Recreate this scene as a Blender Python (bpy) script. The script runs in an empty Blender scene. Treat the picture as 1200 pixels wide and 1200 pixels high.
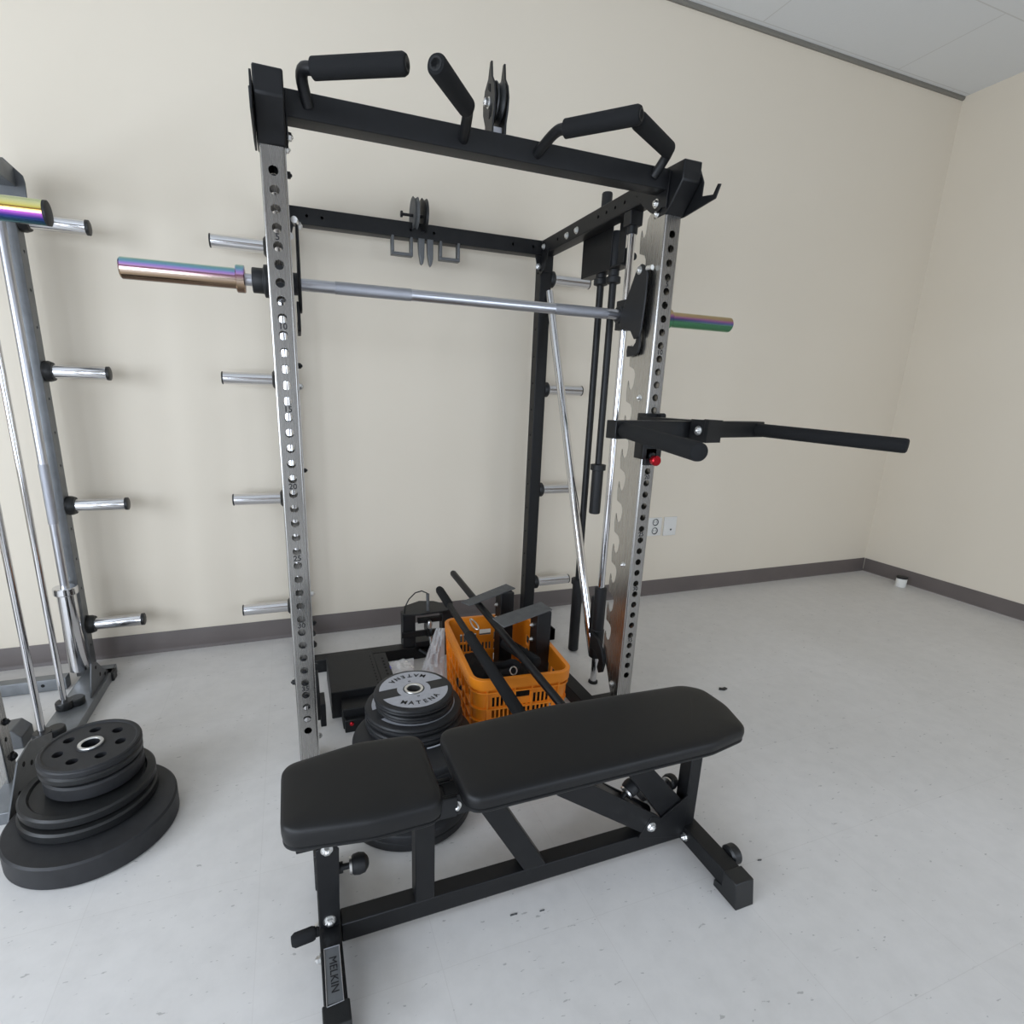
import bpy, bmesh, math, random
from mathutils import Vector, Matrix
random.seed(7)
PI = math.pi
S = bpy.context.scene
COL = S.collection

# ------------------------------------------------------------------ materials
def newmat(name):
    m = bpy.data.materials.new(name); m.use_nodes = True
    nt = m.node_tree; b = nt.nodes['Principled BSDF']
    return m, nt, b

def simple(name, col, rough=.5, metal=0., bump=0., bscale=200., var=0., vscale=8., spec=None, coat=0.):
    m, nt, b = newmat(name)
    b.inputs['Base Color'].default_value = (*col, 1)
    b.inputs['Roughness'].default_value = rough
    b.inputs['Metallic'].default_value = metal
    if coat: b.inputs['Coat Weight'].default_value = coat
    if spec is not None: b.inputs['Specular IOR Level'].default_value = spec
    tc = nt.nodes.new('ShaderNodeTexCoord')
    if bump:
        n = nt.nodes.new('ShaderNodeTexNoise'); n.inputs['Scale'].default_value = bscale; n.inputs['Detail'].default_value = 3
        bp = nt.nodes.new('ShaderNodeBump'); bp.inputs['Strength'].default_value = bump; bp.inputs['Distance'].default_value = .002
        nt.links.new(tc.outputs['Object'], n.inputs['Vector']); nt.links.new(n.outputs['Fac'], bp.inputs['Height'])
        nt.links.new(bp.outputs['Normal'], b.inputs['Normal'])
    if var:
        n = nt.nodes.new('ShaderNodeTexNoise'); n.inputs['Scale'].default_value = vscale; n.inputs['Detail'].default_value = 5
        r = nt.nodes.new('ShaderNodeValToRGB')
        r.color_ramp.elements[0].position = .3; r.color_ramp.elements[1].position = .7
        r.color_ramp.elements[0].color = (*[c * (1 - var) for c in col], 1)
        r.color_ramp.elements[1].color = (*[min(1, c * (1 + var)) for c in col], 1)
        nt.links.new(tc.outputs['Object'], n.inputs['Vector']); nt.links.new(n.outputs['Fac'], r.inputs['Fac'])
        nt.links.new(r.outputs['Color'], b.inputs['Base Color'])
    return m

BLACK = simple('black_powder_coat', (.006, .0063, .0072), .42, 0, .15, 900, .15, 30, spec=.35)
BLACK2 = simple('black_matte_metal', (.0085, .009, .0102), .5, 0, .2, 700, .15, 20, spec=.38)
RUBBER = simple('black_rubber', (.009, .0095, .010), .42, 0, .2, 400, .2, 25)
RUBBER2 = simple('grey_black_rubber', (.015, .0155, .0175), .5, 0, .2, 400, .2, 25, spec=.45)
FOAM = simple('black_foam', (.008, .0084, .0092), .85, 0, .5, 600, spec=.3)
PAD = simple('black_vinyl', (.005, .0052, .0058), .44, 0, .22, 650, .08, 14, spec=.38)
PADSEAM = simple('seam_vinyl', (.008, .008, .009), .6)
CHROME = simple('chrome', (.72, .72, .74), .12, 1)
CHROME2 = simple('satin_chrome', (.55, .56, .6), .3, 1, .08, 500)
KNURL = simple('knurled_steel', (.42, .43, .47), .42, 1, .6, 900)
BOLT = simple('zinc_bolt', (.75, .75, .74), .3, 1)
GREYPAINT = simple('grey_steel_paint', (.2, .21, .22), .4, .6, .1, 500, .12, 18)
GREYDARK = simple('grey_plate_metal', (.12, .125, .13), .4, .5, .1, 500, .12, 18)
FLATGREY = simple('grey_rubber_plate', (.085, .088, .09), .6, 0, .4, 300, .15, 30)
HOLE = simple('dark_hole', (.004, .004, .004), .9)
RED = simple('red_anodised', (.45, .01, .02), .25, .7)
SILVERPAINT = simple('silver_paint', (.42, .43, .47), .45, .2, 0, 100, .06, 60)
WHITE = simple('white_plastic', (.72, .71, .68), .35)
PAPER = simple('white_paper', (.75, .74, .7), .8)
INK = simple('black_ink', (.01, .01, .011), .6)
ORANGE = simple('orange_plastic', (.80, .245, .012), .42, 0, .1, 60, .08, 6)
BLUE = simple('blue_zip_strip', (.06, .06, .45), .4)
CLOTH = simple('black_webbing', (.008, .008, .009), .95, 0, .8, 500)
BASEB = simple('vinyl_baseboard', (.125, .105, .098), .5, 0, .05, 60, .06, 5)
CAULK = simple('pale_sealant', (.42, .38, .36), .7)
CROWN = simple('ceiling_moulding', (.2, .19, .165), .7)

def steel_mat(name='brushed_stainless', k=1.):
    m, nt, b = newmat(name)
    b.inputs['Metallic'].default_value = 1
    tc = nt.nodes.new('ShaderNodeTexCoord'); mp = nt.nodes.new('ShaderNodeMapping')
    mp.inputs['Scale'].default_value = (60, 60, 1.0)
    n = nt.nodes.new('ShaderNodeTexNoise'); n.inputs['Scale'].default_value = 6; n.inputs['Detail'].default_value = 4
    nt.links.new(tc.outputs['Object'], mp.inputs['Vector']); nt.links.new(mp.outputs['Vector'], n.inputs['Vector'])
    r = nt.nodes.new('ShaderNodeValToRGB')
    r.color_ramp.elements[0].color = (.30*k, .295*k, .285*k, 1); r.color_ramp.elements[1].color = (.36*k, .35*k, .335*k, 1)
    nt.links.new(n.outputs['Fac'], r.inputs['Fac']); nt.links.new(r.outputs['Color'], b.inputs['Base Color'])
    rr = nt.nodes.new('ShaderNodeMapRange'); rr.inputs['To Min'].default_value = .24; rr.inputs['To Max'].default_value = .3
    nt.links.new(n.outputs['Fac'], rr.inputs['Value']); nt.links.new(rr.outputs['Result'], b.inputs['Roughness'])
    bp = nt.nodes.new('ShaderNodeBump'); bp.inputs['Strength'].default_value = .015; bp.inputs['Distance'].default_value = .0005
    nt.links.new(n.outputs['Fac'], bp.inputs['Height']); nt.links.new(bp.outputs['Normal'], b.inputs['Normal'])
    return m
STEEL = steel_mat('brushed_stainless', 1.22)
STEEL2 = steel_mat('lightened_stainless', 1.65)  # same steel in a lighter colour, standing in for brighter reflections

def rainbow_mat(name, stops):
    """oxide rainbow coating: bands running along a sleeve whose axis is the local X axis"""
    m, nt, b = newmat(name)
    b.inputs['Metallic'].default_value = 1; b.inputs['Roughness'].default_value = .17
    tc = nt.nodes.new('ShaderNodeTexCoord'); sx = nt.nodes.new('ShaderNodeSeparateXYZ')
    nt.links.new(tc.outputs['Normal'], sx.inputs['Vector'])
    n = nt.nodes.new('ShaderNodeTexNoise'); n.inputs['Scale'].default_value = 5
    nt.links.new(tc.outputs['Object'], n.inputs['Vector'])
    a = nt.nodes.new('ShaderNodeMath'); a.operation = 'MULTIPLY_ADD'
    nt.links.new(n.outputs['Fac'], a.inputs[0]); a.inputs[1].default_value = .12; nt.links.new(sx.outputs['Z'], a.inputs[2])
    mr = nt.nodes.new('ShaderNodeMapRange'); mr.inputs['From Min'].default_value = -1; mr.inputs['From Max'].default_value = 1.05
    nt.links.new(a.outputs[0], mr.inputs['Value'])
    r = nt.nodes.new('ShaderNodeValToRGB'); cr = r.color_ramp
    while len(cr.elements) < len(stops): cr.elements.new(.5)
    for e, (p_, c) in zip(cr.elements, stops): e.position = p_; e.color = (*c, 1)
    nt.links.new(mr.outputs['Result'], r.inputs['Fac']); nt.links.new(r.outputs['Color'], b.inputs['Base Color'])
    return m
RB_A = rainbow_mat('rainbow_coating', [(0, (.12, .07, .06)), (.25, (.42, .30, .2)), (.42, (.62, .5, .42)), (.55, (.6, .32, .45)), (.68, (.38, .25, .62)), (.8, (.2, .42, .55)), (1, (.35, .55, .45))])
RB_B = rainbow_mat('rainbow_coating_green', [(0, (.1, .3, .15)), (.35, (.12, .34, .2)), (.5, (.14, .14, .42)), (.62, (.42, .18, .4)), (.75, (.55, .38, .2)), (1, (.6, .5, .25))])
RB_C = rainbow_mat('rainbow_coating_gold', [(0, (.05, .2, .18)), (.2, (.05, .06, .3)), (.34, (.4, .1, .5)), (.45, (.7, .35, .12)), (.6, (.6, .5, .12)), (.8, (.75, .75, .4)), (1, (.5, .6, .35))])

def wall_mat():
    m, nt, b = newmat('cream_wall_paint')
    b.inputs['Roughness'].default_value = .75; b.inputs['Specular IOR Level'].default_value = .25
    tc = nt.nodes.new('ShaderNodeTexCoord')
    n = nt.nodes.new('ShaderNodeTexNoise'); n.inputs['Scale'].default_value = 1.6; n.inputs['Detail'].default_value = 4
    r = nt.nodes.new('ShaderNodeValToRGB')
    r.color_ramp.elements[0].color = (.73, .66, .55, 1); r.color_ramp.elements[1].color = (.76, .69, .58, 1)
    nt.links.new(tc.outputs['Object'], n.inputs['Vector']); nt.links.new(n.outputs['Fac'], r.inputs['Fac'])
    nt.links.new(r.outputs['Color'], b.inputs['Base Color'])
    n2 = nt.nodes.new('ShaderNodeTexNoise'); n2.inputs['Scale'].default_value = 90
    bp = nt.nodes.new('ShaderNodeBump'); bp.inputs['Strength'].default_value = .08; bp.inputs['Distance'].default_value = .002
    nt.links.new(tc.outputs['Object'], n2.inputs['Vector']); nt.links.new(n2.outputs['Fac'], bp.inputs['Height'])
    nt.links.new(bp.outputs['Normal'], b.inputs['Normal'])
    return m
WALL = wall_mat()

def floor_mat():
    m, nt, b = newmat('vinyl_tile_floor')
    tc = nt.nodes.new('ShaderNodeTexCoord')
    def noise(sc, det=4, rough=.5, dim=None, src='Object', scale=None):
        n = nt.nodes.new('ShaderNodeTexNoise'); n.inputs['Scale'].default_value = sc; n.inputs['Detail'].default_value = det
        n.inputs['Roughness'].default_value = rough
        if scale:
            mp = nt.nodes.new('ShaderNodeMapping'); mp.inputs['Scale'].default_value = scale
            mp.inputs['Rotation'].default_value = (0, 0, .5)
            nt.links.new(tc.outputs[src], mp.inputs['Vector']); nt.links.new(mp.outputs['Vector'], n.inputs['Vector'])
        else: nt.links.new(tc.outputs[src], n.inputs['Vector'])
        return n
    def ramp(src, stops):
        r = nt.nodes.new('ShaderNodeValToRGB'); cr = r.color_ramp
        while len(cr.elements) < len(stops): cr.elements.new(.5)
        for e, (p_, c) in zip(cr.elements, stops): e.position = p_; e.color = (c, c, c, 1) if not isinstance(c, tuple) else (*c, 1)
        nt.links.new(src, r.inputs['Fac']); return r.outputs['Color']
    def mul(a, c):
        x = nt.nodes.new('ShaderNodeMix'); x.data_type = 'RGBA'; x.blend_type = 'MULTIPLY'; x.inputs[0].default_value = 1
        nt.links.new(a, x.inputs[6]); nt.links.new(c, x.inputs[7]); return x.outputs[2]
    base = ramp(noise(1.1, 5).outputs['Fac'], [(.3, (.64, .62, .595)), (.7, (.70, .68, .66))])
    mott = ramp(noise(14, 6, .65).outputs['Fac'], [(.3, .93), (.62, 1.0)])
    specks = ramp(noise(38, 2, .5, scale=(1, 2.4, 1)).outputs['Fac'], [(.71, 1.0), (.74, .66)])
    scuff = ramp(noise(9, 3, .7, scale=(1, 5, 1)).outputs['Fac'], [(.70, 1.0), (.74, .9)])
    br = nt.nodes.new('ShaderNodeTexBrick'); br.offset = 0; br.inputs['Scale'].default_value = 1
    br.inputs['Brick Width'].default_value = .45; br.inputs['Row Height'].default_value = .45
    br.inputs['Mortar Size'].default_value = .0012; br.inputs['Mortar Smooth'].default_value = .3
    br.inputs['Color1'].default_value = (1, 1, 1, 1); br.inputs['Color2'].default_value = (.975, .975, .975, 1); br.inputs['Mortar'].default_value = (.92, .915, .91, 1)
    nt.links.new(tc.outputs['Object'], br.inputs['Vector'])
    c = mul(mul(mul(mul(base, mott), specks), scuff), br.outputs['Color'])
    nt.links.new(c, b.inputs['Base Color'])
    rr = nt.nodes.new('ShaderNodeMapRange'); rr.inputs['To Min'].default_value = .34; rr.inputs['To Max'].default_value = .5
    nt.links.new(noise(5, 3).outputs['Fac'], rr.inputs['Value']); nt.links.new(rr.outputs['Result'], b.inputs['Roughness'])
    bp = nt.nodes.new('ShaderNodeBump'); bp.inputs['Strength'].default_value = .05; bp.inputs['Distance'].default_value = .002
    nt.links.new(noise(30, 3).outputs['Fac'], bp.inputs['Height']); nt.links.new(bp.outputs['Normal'], b.inputs['Normal'])
    b.inputs['Specular IOR Level'].default_value = .45
    return m
FLOOR = floor_mat()

def ceil_mat():
    m, nt, b = newmat('ceiling_tile')
    b.inputs['Roughness'].default_value = .9
    tc = nt.nodes.new('ShaderNodeTexCoord')
    br = nt.nodes.new('ShaderNodeTexBrick'); br.offset = .5
    mp = nt.nodes.new('ShaderNodeMapping'); mp.inputs['Location'].default_value = (.33, -.14, 0)
    nt.links.new(tc.outputs['Object'], mp.inputs['Vector']); nt.links.new(mp.outputs['Vector'], br.inputs['Vector'])
    br.inputs['Scale'].default_value = 1; br.inputs['Brick Width'].default_value = 1.2; br.inputs['Row Height'].default_value = .6
    br.inputs['Mortar Size'].default_value = .004; br.inputs['Color1'].default_value = (.72, .73, .73, 1); br.inputs['Color2'].default_value = (.70, .71, .715, 1)
    br.inputs['Mortar'].default_value = (.6, .6, .59, 1)
    n = nt.nodes.new('ShaderNodeTexNoise'); n.inputs['Scale'].default_value = 60; n.inputs['Detail'].default_value = 6
    nt.links.new(tc.outputs['Object'], n.inputs['Vector'])
    bp = nt.nodes.new('ShaderNodeBump'); bp.inputs['Strength'].default_value = .3; bp.inputs['Distance'].default_value = .003
    nt.links.new(n.outputs['Fac'], bp.inputs['Height']); nt.links.new(bp.outputs['Normal'], b.inputs['Normal'])
    nt.links.new(br.outputs['Color'], b.inputs['Base Color'])
    return m
CEIL = ceil_mat()

def bag_mat(name, tint=(.9, .9, .92)):
    m, nt, b = newmat(name)
    b.inputs['Base Color'].default_value = (*tint, 1); b.inputs['Roughness'].default_value = .2
    b.inputs['Alpha'].default_value = .42
    b.inputs['Specular IOR Level'].default_value = .8
    return m
BAG = bag_mat('clear_plastic_film')

# ------------------------------------------------------------------ mesh helpers
class G:
    """collects shapes in world coordinates"""
    def __init__(s): s.bm = bmesh.new()
    def poly(s, vs, fs):
        v = [s.bm.verts.new(p) for p in vs]
        for f in fs:
            try: s.bm.faces.new([v[i] for i in f])
            except ValueError: pass
        return s
    def box(s, x0, x1, y0, y1, z0, z1, rz=0, c=None):
        P = [Vector((x, y, z)) for z in (z0, z1) for x, y in ((x0, y0), (x1, y0), (x1, y1), (x0, y1))]
        if rz:
            c = Vector(c) if c else Vector(((x0+x1)/2, (y0+y1)/2, 0)); M = Matrix.Rotation(rz, 3, 'Z')
            P = [M @ (p - c) + c for p in P]
        return s.poly(P, [(3,2,1,0), (4,5,6,7), (0,1,5,4), (1,2,6,5), (2,3,7,6), (3,0,4,7)])
    def prism(s, pts, axis, a, b):
        """pts: 2-D outline; axis 'x': (y,z), 'y': (x,z), 'z': (x,y)"""
        f = {'x': lambda u, v, w: (w, u, v), 'y': lambda u, v, w: (u, w, v), 'z': lambda u, v, w: (u, v, w)}[axis]
        n = len(pts)
        V = [f(u, v, a) for u, v in pts] + [f(u, v, b) for u, v in pts]
        return s.poly(V, [tuple(range(n))[::-1], tuple(range(n, 2*n))] + [(i, (i+1) % n, n+(i+1) % n, n+i) for i in range(n)])
    def tube(s, pts, r, n=16, cap=True):
        """round tube along points; r a number or one radius per point"""
        pts = [Vector(p) for p in pts]; m = len(pts)
        R = r if isinstance(r, (list, tuple)) else [r]*m
        rings = []; prev = None
        for i, p in enumerate(pts):
            a = pts[i]-pts[i-1] if i else pts[1]-pts[0]
            b = pts[i+1]-pts[i] if i < m-1 else a
            t = (a.normalized() if a.length > 1e-9 else b.normalized()) + (b.normalized() if b.length > 1e-9 else a.normalized())
            t.normalize()
            if prev is None:
                up = Vector((0, 0, 1)) if abs(t.z) < .9 else Vector((1, 0, 0))
                u = t.cross(up).normalized()
            else: u = (prev - t*prev.dot(t)).normalized()
            prev = u; w = t.cross(u)
            rings.append([s.bm.verts.new(p + R[i]*(math.cos(2*PI*k/n)*u + math.sin(2*PI*k/n)*w)) for k in range(n)])
        for A, B in zip(rings, rings[1:]):
            for k in range(n):
                s.bm.faces.new((A[k], A[(k+1) % n], B[(k+1) % n], B[k]))
        if cap:
            s.bm.faces.new(rings[0][::-1]); s.bm.faces.new(rings[-1])
        return s
    def lathe(s, prof, c, axis='z', n=64, closed=False):
        """prof: (r, h) pairs"""
        c = Vector(c); rings = []
        for r, h in prof:
            ring = []
            for k in range(n):
                a = 2*PI*k/n; q = {'z': (r*math.cos(a), r*math.sin(a), h), 'x': (h, r*math.cos(a), r*math.sin(a)), 'y': (r*math.cos(a), h, r*math.sin(a))}[axis]
                ring.append(s.bm.verts.new(c + Vector(q)))
            rings.append(ring)
        seq = list(zip(rings, rings[1:])) + ([(rings[-1], rings[0])] if closed else [])
        for A, B in seq:
            for k in range(n): s.bm.faces.new((A[k], A[(k+1) % n], B[(k+1) % n], B[k]))
        if not closed:
            if prof[0][0] > 1e-6: s.bm.faces.new(rings[0][::-1])
            if prof[-1][0] > 1e-6: s.bm.faces.new(rings[-1])
        return s
    def cells(s, P, rects, holes, r, n=20):
        """plate surface with round holes. P(u,v,k) maps to 3-D for k=0 (outer) and 1 (inner). rects: (u0,u1,v0,v1,(cu,cv) or None)"""
        for (u0, u1, v0, v1, c) in rects:
            if c is None:
                for k in (0, 1): s.poly([P(u0, v0, k), P(u1, v0, k), P(u1, v1, k), P(u0, v1, k)], [(0, 1, 2, 3) if k == 0 else (3, 2, 1, 0)])
                continue
            cu, cv = c
            angs = sorted([2*PI*k/n for k in range(n)] + [math.atan2(v-cv, u-cu) % (2*PI) for u in (u0, u1) for v in (v0, v1)])
            def out(a):
                du, dv = math.cos(a), math.sin(a); t = 1e9
                if du > 1e-9: t = min(t, (u1-cu)/du)
                if du < -1e-9: t = min(t, (u0-cu)/du)
                if dv > 1e-9: t = min(t, (v1-cv)/dv)
                if dv < -1e-9: t = min(t, (v0-cv)/dv)
                return cu+du*t, cv+dv*t
            N = len(angs)
            for k in (0, 1):
                I = [P(cu+r*math.cos(a), cv+r*math.sin(a), k) for a in angs]; O = [P(*out(a), k) for a in angs]
                F = [(i, N+i, N+(i+1) % N, (i+1) % N) for i in range(N)]
                s.poly(I+O, F if k == 0 else [f[::-1] for f in F])
            A = [P(cu+r*math.cos(a), cv+r*math.sin(a), 0) for a in angs]; B = [P(cu+r*math.cos(a), cv+r*math.sin(a), 1) for a in angs]
            s.poly(A+B, [(i, (i+1) % N, N+(i+1) % N, N+i) for i in range(N)])
        return s
    def perf_tube(s, w, d, L, M, fronts=(), sides=(), r=.0125, t=.003, cr=.005):
        """square tube, axis local z 0..L, width w along x, depth d along y; hole heights through the -y/+y faces and the -x/+x faces"""
        def strip(hs, W, fn):
            hs = sorted(hs); rects = []
            W = W-2*cr
            if not hs: rects = [(-W/2, W/2, 0, L, None)]
            else:
                rr = r*1.25
                cuts = 0
                for h in hs:
                    if h-rr > cuts+1e-6: rects.append((-W/2, W/2, cuts, h-rr, None))
                    rects.append((-W/2, W/2, h-rr, h+rr, (0, h))); cuts = h+rr
                rects.append((-W/2, W/2, cuts, L, None))
            s.cells(fn, rects, hs, r)
        MM = M; s.ang = 20
        for sg in (-1, 1):
            strip(fronts, w, lambda u, v, k, sg=sg: MM @ Vector((u, sg*(d/2-k*t), v)))
            strip(sides, d, lambda u, v, k, sg=sg: MM @ Vector((sg*(w/2-k*t), u, v)))
        for sx in (-1, 1):
            for sy in (-1, 1):
                cc = [(sx*(w/2-cr+cr*math.sin(a)), sy*(d/2-cr+cr*math.cos(a))) for a in [PI/2*k/4 for k in range(5)]]
                s.poly([MM @ Vector((x, y, z)) for z in (0, L) for x, y in cc], [(k, k+1, 6+k, 5+k) for k in range(4)])
        for z in (0, L):
            s.poly([MM @ Vector(q) for q in ((-w/2, -d/2, z), (w/2, -d/2, z), (w/2, d/2, z), (-w/2, d/2, z))], [(0, 1, 2, 3)])
        return s

def clean(bm, ang=35):
    bmesh.ops.remove_doubles(bm, verts=bm.verts, dist=1e-5)
    bmesh.ops.recalc_face_normals(bm, faces=bm.faces)
    for f in bm.faces: f.smooth = True
    for e in bm.edges:
        if len(e.link_faces) != 2 or e.calc_face_angle(3.2) > math.radians(ang): e.smooth = False

def origin_of(p):
    return p.matrix_world.translation.copy() if p else Vector((0, 0, 0))
ORG = {}
SPLIT = {'bolt', 'spoke_recess', 'swivel', 'knurling', 'shaft', 'neck', 'rubber_buffer', 'tower_column', 'cross_bracket', 'base_board', 'rear_foot', 'foot_knob', 'gusset', 'pivot_bolt', 'bolt_hole', 'hinge_plate',
         'front_leg', 'adjust_arm', 'bracket', 'crossbar', 'sleeve_collar', 'bar_arm', 'pin_housing', 'slide_block', 'outlet', 'strap', 'pulley_cheek'}
def islands(bm):
    """groups of connected pieces, pieces whose boxes touch counted as one"""
    bm.verts.ensure_lookup_table(); seen = set(); comps = []
    for v in bm.verts:
        if v.index in seen: continue
        st = [v]; seen.add(v.index); c = []
        while st:
            a = st.pop(); c.append(a)
            for e in a.link_edges:
                b = e.other_vert(a)
                if b.index not in seen: seen.add(b.index); st.append(b)
        lo = [min(q.co[i] for q in c) for i in range(3)]; hi = [max(q.co[i] for q in c) for i in range(3)]
        comps.append([c, lo, hi])
    ch = True
    while ch:
        ch = False
        for i in range(len(comps)):
            for j in range(i+1, len(comps)):
                A, B = comps[i], comps[j]
                if all(A[1][k] <= B[2][k]+.0015 and B[1][k] <= A[2][k]+.0015 for k in range(3)):
                    comps[i] = [A[0]+B[0], [min(a, b) for a, b in zip(A[1], B[1])], [max(a, b) for a, b in zip(A[2], B[2])]]
                    comps.pop(j); ch = True; break
            if ch: break
    return [c[0] for c in comps]
def obj(name, g, mat, parent=None, bevel=0, seg=2, loc=None, label=None, keep=False):
    bm = g.bm
    if parent and name in SPLIT:
        bm.verts.index_update(); grp = islands(bm)
        if len(grp) > 1:
            out = []
            for c in grp:
                ids = set(v.index for v in c); g2 = G(); g2.bm.free(); g2.bm = bm.copy(); g2.bm.verts.ensure_lookup_table()
                bmesh.ops.delete(g2.bm, geom=[v for v in g2.bm.verts if v.index not in ids], context='VERTS')
                out.append(_obj(name, g2, mat, parent, bevel, seg, loc, label))
            bm.free(); return out[0]
    return _obj(name, g, mat, parent, bevel, seg, loc, label, keep)
def _obj(name, g, mat, parent=None, bevel=0, seg=2, loc=None, label=None, keep=False):
    bm = g.bm
    clean(bm, getattr(g, 'ang', 35)) if not keep else None
    if loc is not None: o_w = Vector(loc)
    elif parent: o_w = ORG[parent.name]
    else:
        xs = [v.co for v in bm.verts]
        o_w = Vector(((min(c.x for c in xs)+max(c.x for c in xs))/2, (min(c.y for c in xs)+max(c.y for c in xs))/2, min(c.z for c in xs)))
    for v in bm.verts: v.co -= o_w
    me = bpy.data.meshes.new(name); bm.to_mesh(me); bm.free()
    me.materials.append(mat)
    o = bpy.data.objects.new(name, me); COL.objects.link(o)
    ORG[o.name] = o_w
    if parent:
        o.parent = parent; o.location = o_w - ORG[parent.name]
    else: o.location = o_w
    if bevel:
        b = o.modifiers.new('edge', 'BEVEL'); b.width = bevel; b.segments = seg; b.limit_method = 'ANGLE'; b.angle_limit = math.radians(40)
    if label: o['label'] = label
    return o
def tag(o, label, cat, group=None):
    o['label'] = label; o['category'] = cat
    if group: o['group'] = group
    return o
def thing(name, loc, label, cat, group=None):
    o = bpy.data.objects.new(name, None); COL.objects.link(o); o.location = loc; o.empty_display_size = .1
    ORG[o.name] = Vector(loc)
    return tag(o, label, cat, group)
def struct(name, g, mat, bevel=0):
    o = obj(name, g, mat, bevel=bevel); o['kind'] = 'structure'; return o
def text_geo(txt, size, M, ext=.0006, font_scale_x=1., bold=0.):
    cu = bpy.data.curves.new('t', 'FONT'); cu.body = txt; cu.size = size; cu.extrude = ext; cu.align_x = 'CENTER'; cu.align_y = 'CENTER'; cu.offset = bold
    cu.resolution_u = 3
    o = bpy.data.objects.new('t', cu); COL.objects.link(o)
    bpy.context.view_layer.update()
    me = bpy.data.meshes.new_from_object(o.evaluated_get(bpy.context.evaluated_depsgraph_get()))
    g = G(); g.bm.from_mesh(me)
    bmesh.ops.transform(g.bm, matrix=M @ Matrix.Diagonal((font_scale_x, 1, 1, 1)), verts=g.bm.verts)
    bpy.data.objects.remove(o); bpy.data.curves.remove(cu); bpy.data.meshes.remove(me)
    return g
def merge(a, b):
    me = bpy.data.meshes.new('m'); b.bm.to_mesh(me); b.bm.free(); a.bm.from_mesh(me); bpy.data.meshes.remove(me); return a
def bolt(g, c, axis, s=1, r=.011, h=.009):
    """hex head with washer and rounded screw end pointing along s*axis"""
    g.lathe([(r*1.35, 0), (r*1.35, s*.002)], c, axis, 20)
    g.lathe([(r, s*.002), (r, s*h), (r*.8, s*(h+.002))], c, axis, 6)
    g.lathe([(r*.5, s*h), (r*.5, s*(h+.004)), (r*.25, s*(h+.006))], c, axis, 12)
    return g
def rodpts(a, b, n): a, b = Vector(a), Vector(b); return [a.lerp(b, i/n) for i in range(n+1)]

# ------------------------------------------------------------------ setting
WY, WX, CZ = 1.271, 4.777, 3.646
LX, FY = -3.3, -3.9
struct('floor', G().box(LX-.2, WX+.2, FY-.2, WY+.2, -.15, 0), FLOOR)
struct('ceiling', G().box(LX-.2, WX+.2, FY-.2, WY+.2, CZ, CZ+.15), CEIL)
struct('wall_back', G().box(LX-.2, WX+.2, WY, WY+.2, 0, CZ), WALL)
struct('wall_right', G().box(WX, WX+.2, FY-.2, WY, 0, CZ), WALL)

DARKWALL = simple('darkened_unseen_wall', (.30, .27, .24), .6, 0, .05, 60, .1, 3)  # unseen wall toned dark so the steel uprights mirror less light
def wall_with_windows(name, axis, pos, th, a0, a1, wins, mat=None):
    g = G()
    def bx(a, b, z0, z1):
        if axis == 'y': g.box(a, b, min(pos, pos+th), max(pos, pos+th), z0, z1)
        else: g.box(min(pos, pos+th), max(pos, pos+th), a, b, z0, z1)
    cur = a0
    for (w0, w1, z0, z1) in wins:
        bx(cur, w0, 0, CZ); bx(w0, w1, 0, z0); bx(w0, w1, z1, CZ); cur = w1
    bx(cur, a1, 0, CZ)
    struct(name, g, mat or WALL)
FRONTW = [(-3.0, -.75, .3, 2.3), (1.15, 3.5, .3, 2.3)]  # second opening is unseen, added to brighten the right side
LEFTW = [(-3.6, -2.2, .75, 2.5), (-2.0, -.6, .75, 2.5)]
wall_with_windows('wall_front', 'y', FY, -.2, LX-.2, WX+.2, FRONTW, DARKWALL)
wall_with_windows('wall_left', 'x', LX, -.2, FY, WY, LEFTW)
wn = 1
for axis, pos, wins in (('y', FY-.1, FRONTW), ('x', LX-.1, LEFTW)):
    for (a, b, z0, z1) in wins:
        g = G(); f = .05
        def fb(u0, u1, v0, v1):
            if axis == 'y': g.box(u0, u1, pos-.03, pos+.03, v0, v1)
            else: g.box(pos-.03, pos+.03, u0, u1, v0, v1)
        fb(a, b, z0, z0+f); fb(a, b, z1-f, z1); fb(a, a+f, z0+f, z1-f); fb(b-f, b, z0+f, z1-f); m_ = (a+b)/2; fb(m_-f/2, m_+f/2, z0+f, z1-f)
        struct('unseen_window_%d' % wn, g, WHITE); wn += 1  # second frame belongs to the added right-hand opening

# baseboards: thin vinyl strips with a coved foot
bb = [(0, 0), (-.014, 0), (-.012, .006), (-.008, .012), (-.006, .02), (-.006, .112), (-.004, .116), (0, .116)]
struct('baseboard_back', G().prism([(WY+u, v) for u, v in bb], 'x', LX, WX), BASEB)
struct('baseboard_right', G().prism([(WX+u, v) for u, v in bb], 'y', FY, WY-.014), BASEB)
struct('baseboard_left', G().prism([(LX-u, v) for u, v in bb], 'y', FY, WY-.014), BASEB)
struct('trim_1', G().box(WX-.019, WX-.0145, FY, WY-.02, 0, .004), CAULK)
struct('trim_2', G().prism([(WY, CZ), (WY-.018, CZ), (WY-.018, CZ-.014), (WY-.01, CZ-.022), (WY, CZ-.022)], 'x', LX, WX), CROWN)

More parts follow.
